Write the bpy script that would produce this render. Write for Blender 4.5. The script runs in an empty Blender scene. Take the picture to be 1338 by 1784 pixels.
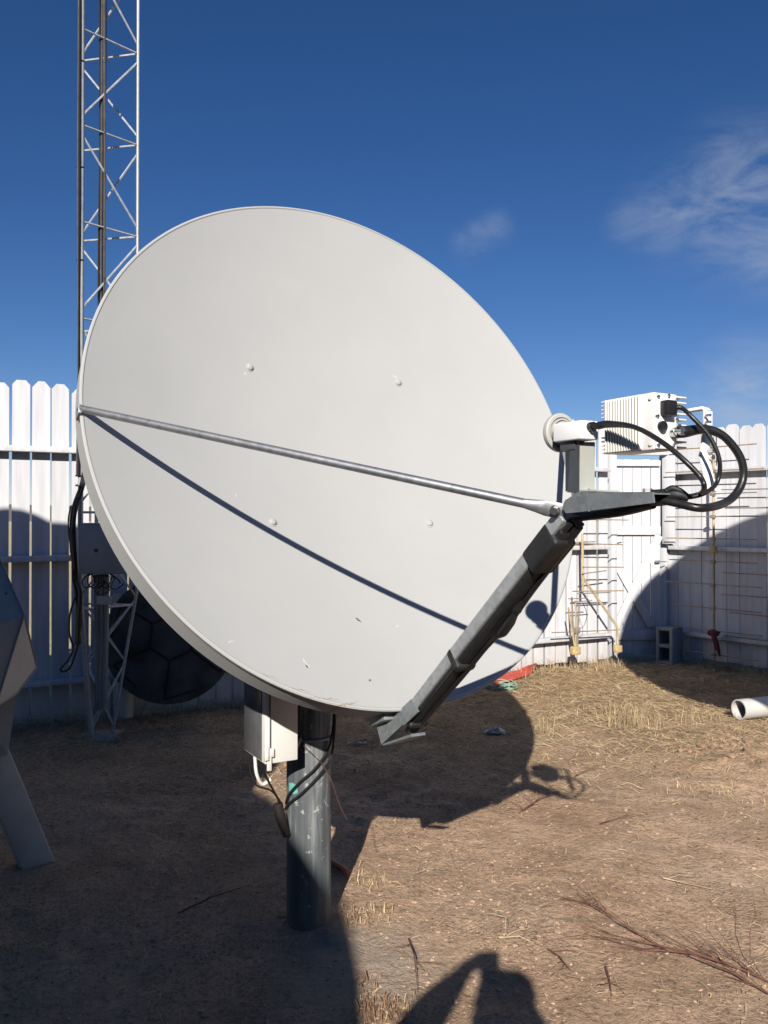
import bpy, bmesh, math, random
from mathutils import Vector, Matrix
V = Vector
RAD = math.radians
random.seed(11)

# ------------------------------------------------------------------ scene, camera
sc = bpy.context.scene
COL = sc.collection
F_PX, CX, CY, H = 1443.0, 669.0, 892.0, 1.5
PITCH = math.atan(13 / F_PX)
cam_d = bpy.data.cameras.new('camera')
cam = bpy.data.objects.new('camera', cam_d)
COL.objects.link(cam)
cam_d.sensor_fit = 'VERTICAL'
cam_d.sensor_height = 24
cam_d.lens = 24 * F_PX / 1784
cam_d.clip_start = 0.005
cam_d.clip_end = 6000
cam.location = (0, 0, H)
cam.rotation_euler = (math.pi / 2 + PITCH, 0, 0)
sc.camera = cam


def ray(px, py):
    x = (px - CX) / F_PX
    u = -(py - CY) / F_PX
    return V((x, math.cos(PITCH) - u * math.sin(PITCH), math.sin(PITCH) + u * math.cos(PITCH)))


def at(px, py, d):                       # the point at distance d down the yard
    r = ray(px, py)
    return V((0, 0, H)) + r * (d / r.y)


def ground_at(px, py, z=0.0):
    r = ray(px, py)
    return V((0, 0, H)) + r * ((z - H) / r.z)


# main dish frame
DC = V((-0.08853, 2.84860, 1.80778))
DU = V((0.87542631, 0.48326984, -0.00889025))
DV = V((-0.1865289, 0.35474439, 0.91616777))
DN = V((0.44591002, -0.80037908, 0.40069637))
RU, RV, DEP = 0.9, 0.9522, 0.183


def W(u, v, w):
    return DC + DU * u + DV * v + DN * w


def plane_u(px, py, u0=0.0):             # the point on the plane at offset u0 from the dish's plane of symmetry
    r = ray(px, py)
    o = V((0, 0, H))
    t = (u0 - (o - DC).dot(DU)) / r.dot(DU)
    return o + r * t


UH = V((0.8754, 0.4833, 0)).normalized()
AH = V((0.4833, -0.8754, 0)).normalized()
ZZ = V((0, 0, 1))

# sun: low behind the photographer, a little to the left
SUN_AZ, SUN_EL = RAD(-7.2), RAD(28.3)
SUN = V((math.sin(SUN_AZ) * math.cos(SUN_EL), -math.cos(SUN_AZ) * math.cos(SUN_EL), math.sin(SUN_EL)))

# ------------------------------------------------------------------ materials
MATS = {}


class NT:
    def __init__(s, tree):
        s.t = tree

    def n(s, typ, **kw):
        nd = s.t.nodes.new(typ)
        for k, v in kw.items():
            if k.startswith('_'):
                setattr(nd, k[1:], v)
            else:
                key = int(k[1:]) if k[0] == 'i' and k[1:].isdigit() else k.replace('__', ' ')
                nd.inputs[key].default_value = v
        return nd

    def l(s, a, ao, b, bi):
        s.t.links.new(a.outputs[ao], b.inputs[bi])

    def ramp(s, src, out, stops):
        r = s.t.nodes.new('ShaderNodeValToRGB')
        e = r.color_ramp.elements
        while len(e) > 1:
            e.remove(e[-1])
        e[0].position = stops[0][0]
        e[0].color = (*stops[0][1], 1)
        for p, c in stops[1:]:
            x = e.new(p)
            x.color = (*c, 1)
        s.l(src, out, r, 0)
        return r

    def mix(s, fac, a, b, mode='MIX'):
        m = s.t.nodes.new('ShaderNodeMix')
        m.data_type = 'RGBA'
        m.blend_type = mode
        for i, val in ((0, fac), (6, a), (7, b)):
            if isinstance(val, tuple) and len(val) == 2 and not isinstance(val[0], (int, float)):
                s.t.links.new(val[0].outputs[val[1]], m.inputs[i])
            elif isinstance(val, (int, float)):
                m.inputs[i].default_value = val
            else:
                m.inputs[i].default_value = (*val, 1)
        return (m, 2)

    def math(s, op, a, b=0.0, c=0.0, clamp=False):
        m = s.t.nodes.new('ShaderNodeMath')
        m.operation = op
        m.use_clamp = clamp
        for i, val in ((0, a), (1, b), (2, c)):
            if isinstance(val, tuple):
                s.t.links.new(val[0].outputs[val[1]], m.inputs[i])
            else:
                m.inputs[i].default_value = val
        return (m, 0)


def base_mat(name):
    m = bpy.data.materials.new(name)
    m.use_nodes = True
    nt = NT(m.node_tree)
    b = m.node_tree.nodes['Principled BSDF']
    tc = nt.n('ShaderNodeTexCoord')
    geo = nt.n('ShaderNodeNewGeometry')
    MATS[name] = m
    return m, nt, b, tc, geo


def simple(name, col, rough=0.6, metal=0.0, var=0.12, scale=14, bump=0.0, bscale=80, spec=0.5, island=0.0, dirt=None, dscale=3.0, dlo=.5, dhi=.75):
    m, nt, b, tc, geo = base_mat(name)
    nz = nt.n('ShaderNodeTexNoise', Scale=scale, Detail=6.0)
    nt.l(geo, 'Position', nz, 'Vector')
    lo = tuple(c * (1 - var) for c in col)
    hi = tuple(min(1, c * (1 + var)) for c in col)
    r = nt.ramp(nz, 0, [(0.3, lo), (0.7, hi)])
    cur = (r, 0)
    if island:
        mr = nt.n('ShaderNodeMapRange', i3=1 - island, i4=1 + island)
        nt.l(geo, 'Random Per Island', mr, 0)
        hs = nt.n('ShaderNodeHueSaturation')
        nt.l(r, 0, hs, 'Color')
        nt.l(mr, 0, hs, 'Value')
        cur = (hs, 0)
    if dirt:
        n2 = nt.n('ShaderNodeTexNoise', Scale=dscale, Detail=8.0, Roughness=0.65)
        nt.l(geo, 'Position', n2, 'Vector')
        r2 = nt.ramp(n2, 0, [(dlo, (0, 0, 0)), (dhi, (1, 1, 1))])
        cur = nt.mix((r2, 0), cur, dirt)
    nt.t.links.new(cur[0].outputs[cur[1]], b.inputs['Base Color'])
    b.inputs['Roughness'].default_value = rough
    b.inputs['Metallic'].default_value = metal
    b.inputs['Specular IOR Level'].default_value = spec
    if bump:
        n3 = nt.n('ShaderNodeTexNoise', Scale=bscale, Detail=4.0)
        nt.l(geo, 'Position', n3, 'Vector')
        bp = nt.n('ShaderNodeBump', Strength=bump, Distance=0.004)
        nt.l(n3, 0, bp, 'Height')
        nt.l(bp, 0, b, 'Normal')
    return m


def galv_mat(name, col, rough=0.42, metal=0.85, streak=0.25):
    m, nt, b, tc, geo = base_mat(name)
    vo = nt.n('ShaderNodeTexVoronoi', Scale=70.0)
    nt.l(geo, 'Position', vo, 'Vector')
    r = nt.ramp(vo, 'Color', [(0.0, tuple(c * .8 for c in col)), (1.0, tuple(min(1, c * 1.15) for c in col))])
    nz = nt.n('ShaderNodeTexNoise', Scale=9.0, Detail=8.0, Roughness=.7)
    nt.l(geo, 'Position', nz, 'Vector')
    r2 = nt.ramp(nz, 0, [(.5, (0, 0, 0)), (.72, (1, 1, 1))])
    k = nt.math('MULTIPLY', (r2, 0), streak)
    c = nt.mix(k, (r, 0), (.42, .42, .41))
    nt.t.links.new(c[0].outputs[c[1]], b.inputs['Base Color'])
    b.inputs['Metallic'].default_value = metal
    rr = nt.n('ShaderNodeMapRange', i3=rough - .1, i4=rough + .15)
    nt.l(nz, 0, rr, 0)
    nt.l(rr, 0, b, 'Roughness')
    return m


def fence_mat(name, base=(.64, .64, .655)):
    m, nt, b, tc, geo = base_mat(name)
    mp = nt.n('ShaderNodeMapping')
    mp.inputs['Scale'].default_value = (22, 22, 1.6)
    nt.l(geo, 'Position', mp, 'Vector')
    nz = nt.n('ShaderNodeTexNoise', Scale=1.0, Detail=7.0, Roughness=.6)
    nt.l(mp, 0, nz, 'Vector')
    r = nt.ramp(nz, 0, [(.3, tuple(c * .80 for c in base)), (.62, base)])
    mr = nt.n('ShaderNodeMapRange', i3=.93, i4=1.03)
    nt.l(geo, 'Random Per Island', mr, 0)
    hs = nt.n('ShaderNodeHueSaturation')
    nt.l(r, 0, hs, 'Color')
    nt.l(mr, 0, hs, 'Value')
    # peeled spots and a splash zone of soil near the ground
    n2 = nt.n('ShaderNodeTexNoise', Scale=26.0, Detail=9.0, Roughness=.75)
    nt.l(geo, 'Position', n2, 'Vector')
    pe = nt.ramp(n2, 0, [(.67, (0, 0, 0)), (.71, (1, 1, 1))])
    pk = nt.math('MULTIPLY', (pe, 0), .55)
    c1 = nt.mix(pk, (hs, 0), (.36, .31, .26))
    sx = nt.n('ShaderNodeSeparateXYZ')
    nt.l(geo, 'Position', sx, 0)
    lo = nt.n('ShaderNodeMapRange', i1=0.0, i2=.34, i3=.75, i4=0.0)
    nt.l(sx, 'Z', lo, 0)
    n3 = nt.n('ShaderNodeTexNoise', Scale=9.0, Detail=6.0)
    nt.l(geo, 'Position', n3, 'Vector')
    so = nt.math('MULTIPLY', (lo, 0), (n3, 0), clamp=True)
    c2 = nt.mix(so, c1, (.42, .33, .25))
    nt.t.links.new(c2[0].outputs[c2[1]], b.inputs['Base Color'])
    b.inputs['Roughness'].default_value = .65
    b.inputs['Specular IOR Level'].default_value = .3
    bp = nt.n('ShaderNodeBump', Strength=.35, Distance=.003)
    nt.l(nz, 0, bp, 'Height')
    nt.l(bp, 0, b, 'Normal')
    return m


def dish_mat():
    m, nt, b, tc, geo = base_mat('dish_paint')
    nz = nt.n('ShaderNodeTexNoise', Scale=2.2, Detail=7.0, Roughness=.6)
    nt.l(geo, 'Position', nz, 'Vector')
    r = nt.ramp(nz, 0, [(.3, (.365, .368, .362)), (.7, (.392, .394, .386))])
    mp = nt.n('ShaderNodeMapping')
    mp.inputs['Scale'].default_value = (14, 14, 1.2)
    nt.l(geo, 'Position', mp, 'Vector')
    n2 = nt.n('ShaderNodeTexNoise', Scale=1.0, Detail=6.0, Roughness=.7)
    nt.l(mp, 0, n2, 'Vector')
    s2 = nt.ramp(n2, 0, [(.55, (0, 0, 0)), (.85, (.25, .25, .25))])
    cur = nt.mix((s2, 0), (r, 0), (.37, .36, .34))
    # soft dirt specks
    n3 = nt.n('ShaderNodeTexNoise', Scale=55.0, Detail=3.0, Roughness=.6)
    nt.l(geo, 'Position', n3, 'Vector')
    s3 = nt.ramp(n3, 0, [(.755, (0, 0, 0)), (.80, (.35, .35, .35))])
    cur = nt.mix((s3, 0), cur, (.33, .29, .24))
    # chips and scratches at fixed places on the reflector: (u, v, radius, stretch, colour)
    cu = nt.n('ShaderNodeVectorMath', _operation='SUBTRACT')
    nt.l(geo, 'Position', cu, 0)
    cu.inputs[1].default_value = DC
    du = nt.n('ShaderNodeVectorMath', _operation='DOT_PRODUCT')
    nt.l(cu, 0, du, 0)
    du.inputs[1].default_value = DU
    dv = nt.n('ShaderNodeVectorMath', _operation='DOT_PRODUCT')
    nt.l(cu, 0, dv, 0)
    dv.inputs[1].default_value = DV
    wob = nt.n('ShaderNodeTexNoise', Scale=90.0, Detail=3.0)
    nt.l(geo, 'Position', wob, 'Vector')
    wb = nt.math('MULTIPLY_ADD', (wob, 0), .016, -.008)
    for pu, pv, ru, rv_, ang, col in CHIPS:
        a = nt.math('SUBTRACT', (du, 1), pu)
        c = nt.math('SUBTRACT', (dv, 1), pv)
        ca, sa = math.cos(ang), math.sin(ang)
        x1 = nt.math('ADD', nt.math('MULTIPLY', a, ca), nt.math('MULTIPLY', c, sa))
        y1 = nt.math('SUBTRACT', nt.math('MULTIPLY', c, ca), nt.math('MULTIPLY', a, sa))
        xx = nt.math('POWER', nt.math('DIVIDE', nt.math('ADD', x1, wb), ru), 2)
        yy = nt.math('POWER', nt.math('DIVIDE', nt.math('ADD', y1, wb), rv_), 2)
        f = nt.math('LESS_THAN', nt.math('ADD', xx, yy), 1.0)
        cur = nt.mix(f, cur, col)
    nt.t.links.new(cur[0].outputs[cur[1]], b.inputs['Base Color'])
    b.inputs['Roughness'].default_value = .62
    b.inputs['Specular IOR Level'].default_value = .25
    return m


def px_uv(px, py):                      # where the line of sight meets the reflector, in its own coordinates
    r = ray(px, py)
    o = V((0, 0, H)) - DC
    o = V((o.dot(DU), o.dot(DV), o.dot(DN)))
    e = V((r.dot(DU), r.dot(DV), r.dot(DN)))
    t = 2.5
    for _ in range(60):
        q = o + e * t
        g = q.z + DEP * (1 - (q.x / RU) ** 2 - (q.y / RV) ** 2)
        gd = e.z - DEP * (2 * q.x * e.x / RU ** 2 + 2 * q.y * e.y / RV ** 2)
        t -= g / gd
    q = o + e * t
    return q.x, q.y


CHIPS = []
for px, py, a, b_, ang, col in ((624, 1080, .010, .003, 2.2, (.05, .05, .05)), (533, 1154, .017, .003, 2.0, (.50, .50, .49)), (535, 1161, .007, .003, 2.0, (.06, .06, .06)),
                                (645, 1185, .004, .003, 0, (.12, .11, .10)), (403, 1118, .014, .0018, .1, (.49, .49, .48)), (411, 862, .009, .002, 1.5, (.49, .49, .48)),
                                (427, 651, .008, .003, .9, (.48, .48, .47)), (687, 655, .009, .002, 2.2, (.48, .48, .47)), (692, 1090, .005, .004, 0, (.46, .46, .45)),
                                (600, 1228, .05, .0022, 0.1, (.30, .25, .19)), (520, 1201, .04, .0016, -.3, (.33, .28, .22)), (566, 1217, .05, .0016, -.15, (.30, .25, .19)), (470, 1178, .03, .0014, -.4, (.34, .30, .25))):
    u_, v_ = px_uv(px, py)
    CHIPS.append((u_, v_, a, b_, ang, col))


def ground_mat():
    m, nt, b, tc, geo = base_mat('dirt')
    P = (geo, 'Position')
    big = nt.n('ShaderNodeTexNoise', Scale=.9, Detail=6.0, Roughness=.6)
    nt.l(*P, big, 'Vector')
    r1 = nt.ramp(big, 0, [(.32, (.37, .238, .152)), (.48, (.52, .355, .236)), (.66, (.61, .435, .302))])
    fine = nt.n('ShaderNodeTexNoise', Scale=38.0, Detail=9.0, Roughness=.75)
    nt.l(*P, fine, 'Vector')
    r2 = nt.ramp(fine, 0, [(.28, (.42, .38, .34)), (.48, (1, 1, 1)), (.72, (1.28, 1.26, 1.22))])
    cur = nt.mix(1.0, (r1, 0), (r2, 0), 'MULTIPLY')
    # crumbly patches: dark pores and small crumbs where the crust is broken
    gm = nt.n('ShaderNodeTexNoise', Scale=1.9, Detail=5.0, Roughness=.6, Distortion=.4)
    nt.l(*P, gm, 'Vector')
    gmr = nt.ramp(gm, 0, [(.44, (.12, .12, .12)), (.6, (1, 1, 1))])
    cr_ = nt.n('ShaderNodeTexNoise', Scale=75.0, Detail=4.0, Roughness=.7)
    nt.l(*P, cr_, 'Vector')
    crr = nt.ramp(cr_, 0, [(.36, (1, 1, 1)), (.46, (0, 0, 0))])
    cur = nt.mix(nt.math('MULTIPLY', nt.math('MULTIPLY', (gmr, 0), (crr, 0)), .75), cur, (.12, .072, .045))
    # pale gravel fragments pressed into the soil
    vo = nt.n('ShaderNodeTexVoronoi', Scale=46.0, Randomness=1.0)
    nt.l(*P, vo, 'Vector')
    vs = nt.ramp(vo, 'Distance', [(.16, (1, 1, 1)), (.24, (0, 0, 0))])
    vm = nt.n('ShaderNodeTexNoise', Scale=2.3, Detail=4.0)
    nt.l(*P, vm, 'Vector')
    vmr = nt.ramp(vm, 0, [(.45, (0, 0, 0)), (.68, (.55, .55, .55))])
    vf = nt.math('MULTIPLY', (vs, 0), (vmr, 0))
    cur = nt.mix(vf, cur, (.46, .40, .34))
    # yellowed thatch towards the fence and out in the field
    sx = nt.n('ShaderNodeSeparateXYZ')
    nt.l(*P, sx, 0)
    far = nt.n('ShaderNodeMapRange', i1=4.6, i2=7.0)
    wob = nt.n('ShaderNodeTexNoise', Scale=1.1, Detail=5.0)
    nt.l(*P, wob, 'Vector')
    yy = nt.math('MULTIPLY_ADD', (wob, 0), 3.0, -1.5)
    yv = nt.math('ADD', (sx, 'Y'), yy)
    nt.t.links.new(yv[0].outputs[0], far.inputs[0])
    th = nt.n('ShaderNodeTexNoise', Scale=16.0, Detail=8.0, Roughness=.7)
    nt.l(*P, th, 'Vector')
    thr = nt.ramp(th, 0, [(.3, (.17, .100, .047)), (.55, (.37, .25, .132)), (.72, (.56, .41, .235))])
    ff = nt.math('MULTIPLY', (far, 0), .75)
    cur = nt.mix(ff, cur, (thr, 0))
    # bleached stubble in the field beyond the fence
    fo = nt.n('ShaderNodeVectorMath', _operation='SUBTRACT')
    nt.l(*P, fo, 0)
    fo.inputs[1].default_value = (-2.553, 6.05, 0)
    fd = nt.n('ShaderNodeVectorMath', _operation='DOT_PRODUCT')
    nt.l(fo, 0, fd, 0)
    fd.inputs[1].default_value = (-.4618, .887, 0)
    fm = nt.n('ShaderNodeMapRange', i1=.1, i2=.9)
    nt.l(fd, 1, fm, 0)
    cur = nt.mix((fm, 0), cur, (.52, .44, .27))
    # pale concrete collar showing through round the pole
    dv = nt.n('ShaderNodeVectorMath', _operation='DISTANCE')
    nt.l(*P, dv, 0)
    dv.inputs[1].default_value = (-.06, 2.82, 0)
    dw = nt.math('MULTIPLY_ADD', (wob, 0), .5, -.25)
    dd = nt.math('ADD', (dv, 1), dw)
    cm = nt.n('ShaderNodeMapRange', i1=.12, i2=.36, i3=.6, i4=0.0)
    nt.t.links.new(dd[0].outputs[0], cm.inputs[0])
    cn = nt.math('MULTIPLY', (cm, 0), (r2, 0))
    cur = nt.mix(cn, cur, (.42, .36, .29))
    nt.t.links.new(cur[0].outputs[cur[1]], b.inputs['Base Color'])
    b.inputs['Roughness'].default_value = .95
    b.inputs['Specular IOR Level'].default_value = .1
    med = nt.n('ShaderNodeTexNoise', Scale=11.0, Detail=5.0, Roughness=.6)
    nt.l(*P, med, 'Vector')
    bsum = nt.math('ADD', nt.math('ADD', nt.math('ADD', (fine, 0), nt.math('MULTIPLY', nt.math('MULTIPLY', (cr_, 0), (gmr, 0)), 1.3)), nt.math('MULTIPLY', (vs, 0), .3)), nt.math('MULTIPLY', (med, 0), 1.2))
    bp = nt.n('ShaderNodeBump', Strength=.9, Distance=.024)
    nt.t.links.new(bsum[0].outputs[0], bp.inputs['Height'])
    nt.l(bp, 0, b, 'Normal')
    return m


def mast_mat():
    m, nt, b, tc, geo = base_mat('grey_painted_pipe')
    P = (geo, 'Position')
    mp = nt.n('ShaderNodeMapping')
    mp.inputs['Scale'].default_value = (30, 30, 2.2)
    nt.l(*P, mp, 'Vector')
    n1 = nt.n('ShaderNodeTexNoise', Scale=1.0, Detail=8.0, Roughness=.65)
    nt.l(mp, 0, n1, 'Vector')
    r1 = nt.ramp(n1, 0, [(.32, (.048, .055, .060)), (.52, (.088, .098, .104)), (.66, (.20, .21, .205))])
    n2 = nt.n('ShaderNodeTexNoise', Scale=34.0, Detail=5.0, Roughness=.65)
    nt.l(*P, n2, 'Vector')
    chips = nt.ramp(n2, 0, [(.62, (0, 0, 0)), (.65, (1, 1, 1))])
    cur = nt.mix(nt.math('MULTIPLY', (chips, 0), .7), (r1, 0), (.36, .38, .36))
    n3 = nt.n('ShaderNodeTexNoise', Scale=9.0, Detail=6.0, Roughness=.7)
    nt.l(*P, n3, 'Vector')
    sx = nt.n('ShaderNodeSeparateXYZ')
    nt.l(*P, sx, 0)
    low = nt.n('ShaderNodeMapRange', i1=.05, i2=.34, i3=.6, i4=0.0)
    nt.l(sx, 'Z', low, 0)
    teal = nt.math('MULTIPLY', (low, 0), nt.math('MULTIPLY_ADD', (n3, 0), 3.0, -1.1, clamp=True), clamp=True)
    cur = nt.mix(teal, cur, (.04, .13, .12))
    sp = nt.n('ShaderNodeVectorMath', _operation='DISTANCE')
    nt.l(*P, sp, 0)
    sp.inputs[1].default_value = (-.33, 2.995, .53)
    tf = nt.math('LESS_THAN', nt.math('ADD', (sp, 1), nt.math('MULTIPLY', (n2, 0), .06)), .05)
    cur = nt.mix(tf, cur, (.12, .42, .34))
    mud = nt.n('ShaderNodeMapRange', i1=0.0, i2=.12, i3=.8, i4=0.0)
    nt.l(sx, 'Z', mud, 0)
    mf = nt.math('MULTIPLY', (mud, 0), (n3, 0), clamp=True)
    cur = nt.mix(mf, cur, (.22, .15, .10))
    nt.t.links.new(cur[0].outputs[cur[1]], b.inputs['Base Color'])
    b.inputs['Roughness'].default_value = .55
    bp = nt.n('ShaderNodeBump', Strength=.25, Distance=.003)
    nt.l(n2, 0, bp, 'Height')
    nt.l(bp, 0, b, 'Normal')
    return m


M = {}
M['dirt'] = ground_mat()
M['dish'] = dish_mat()
M['fence'] = fence_mat('white_fence_paint')
M['galv'] = galv_mat('galvanised_steel', (.36, .38, .39), rough=.5, metal=.45)
M['galv_dark'] = galv_mat('weathered_galvanised_steel', (.19, .21, .22), rough=.5, metal=.35, streak=.35)
M['tube'] = galv_mat('zinc_tube', (.36, .37, .39), rough=.45, metal=.85, streak=.15)
M['mast'] = mast_mat()
M['tower'] = simple('tower_zinc', (.35, .36, .37), .5, .25, .15, 20)
M['brace'] = simple('tower_brace_zinc', (.42, .43, .45), .5, .25, .25, 30)
M['black'] = simple('black_cable_jacket', (.013, .013, .014), .38, 0, .2, 30, .15)
M['tape'] = simple('black_tape', (.011, .011, .012), .6, 0, .25, 40, .5, 60)
M['blackplastic'] = simple('black_plastic', (.012, .012, .013), .45)
M['white'] = simple('white_enamel', (.80, .80, .79), .4, 0, .03, 8, dirt=(.55, .52, .47), dlo=.6, dhi=.85)
M['buc'] = simple('off_white_cast_aluminium', (.76, .745, .69), .5, 0, .04, 8, dirt=(.52, .48, .40), dlo=.6, dhi=.9)
M['buc_plain'] = simple('grey_white_cast_aluminium', (.70, .69, .66), .5, 0, .04, 8)
M['cap'] = simple('grey_feed_plastic', (.46, .45, .42), .5, 0, .06, 20)
M['darkplate'] = simple('dark_grey_painted_plate', (.055, .062, .07), .5, 0, .2, 20)
M['greenish'] = simple('grey_green_painted_plate', (.40, .41, .37), .55, 0, .08, 12, dirt=(.2, .17, .13), dlo=.6)
M['steel'] = simple('bright_steel', (.6, .6, .6), .3, 1.0, .1)
M['greybox'] = simple('grey_box_paint', (.27, .285, .285), .5, 0, .06, 12, dirt=(.14, .13, .11), dlo=.6, dhi=.9)
M['cream'] = simple('cream_box_paint', (.70, .69, .64), .45, 0, .04, 10, dirt=(.4, .36, .3), dlo=.62, dhi=.9)
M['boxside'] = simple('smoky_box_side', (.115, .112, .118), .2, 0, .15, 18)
M['leftgrey'] = simple('weathered_grey_panel', (.56, .53, .47), .6, 0, .12, 6, .1, 60, dirt=(.2, .18, .15), dlo=.55, dhi=.85)
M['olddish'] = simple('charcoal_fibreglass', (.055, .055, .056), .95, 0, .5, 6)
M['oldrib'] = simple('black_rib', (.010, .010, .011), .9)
M['brass'] = simple('tarnished_copper_rod', (.36, .25, .15), .5, .2, .3, 18)
M['yellowwood'] = simple('ochre_painted_boom', (.44, .33, .17), .6, 0, .25, 14)
M['ochre'] = simple('ochre_clamp_block', (.47, .35, .17), .6, 0, .2, 30)
M['rodgrey'] = simple('dull_rod', (.26, .23, .19), .5, .2, .2, 20)
M['cablebrown'] = simple('weathered_cable', (.060, .052, .048), .6, 0, .3, 20)
M['block'] = simple('concrete_block', (.34, .33, .32), .9, 0, .15, 30, .5, 120)
M['redrag'] = simple('dark_red_cloth', (.16, .02, .03), .85, 0, .3, 20)
M['redtarp'] = simple('faded_red_plastic', (.48, .075, .05), .6, 0, .25, 12)
M['green'] = simple('pale_green_twine', (.22, .36, .26), .7, 0, .3, 30)
M['shadepipe'] = simple('shade_darkened_conduit', (.014, .008, .007), .8, 0, .3, 30)  # brown conduit taken near black, shade put into its colour
M['pvc'] = simple('white_pvc', (.52, .51, .49), .4, 0, .05, 6, dirt=(.45, .36, .27), dlo=.5, dhi=.8)
M['bag'] = simple('thin_grey_plastic', (.33, .33, .32), .3, 0, .2, 10)
M['straw'] = simple('straw', (.44, .325, .185), .8, 0, .3, 6, island=.45)
M['twig'] = simple('dead_twig', (.14, .062, .042), .85, 0, .3, 20, island=.3)
M['palestick'] = simple('bleached_stick', (.46, .36, .24), .8, 0, .25, 12, island=.2)
M['pebble'] = simple('pebble', (.41, .285, .195), .95, 0, .2, 40, island=.25)
M['clod'] = simple('dirt_clod', (.29, .185, .115), .95, 0, .25, 30, .8, 60, island=.15)
M['leaf'] = simple('dead_leaf', (.24, .14, .08), .8, 0, .3, 20)
M['orange'] = simple('orange_hose', (.42, .10, .05), .6, 0, .2)
M['rustpipe'] = simple('rusty_conduit', (.075, .032, .022), .8, 0, .3, 30)
M['jacket'] = None
M['phone'] = simple('black_phone', (.01, .01, .012), .2)


# ------------------------------------------------------------------ mesh helper
def catmull(pts, n=8):
    pts = [V(p) for p in pts]
    if len(pts) < 3:
        return pts
    P = [pts[0] * 2 - pts[1]] + pts + [pts[-1] * 2 - pts[-2]]
    out = []
    for i in range(1, len(P) - 2):
        a, b, c, d = P[i - 1:i + 3]
        for k in range(n):
            t = k / n
            out.append(.5 * ((2 * b) + (c - a) * t + (2 * a - 5 * b + 4 * c - d) * t * t + (3 * b - a - 3 * c + d) * t ** 3))
    out.append(pts[-1])
    return out


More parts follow.
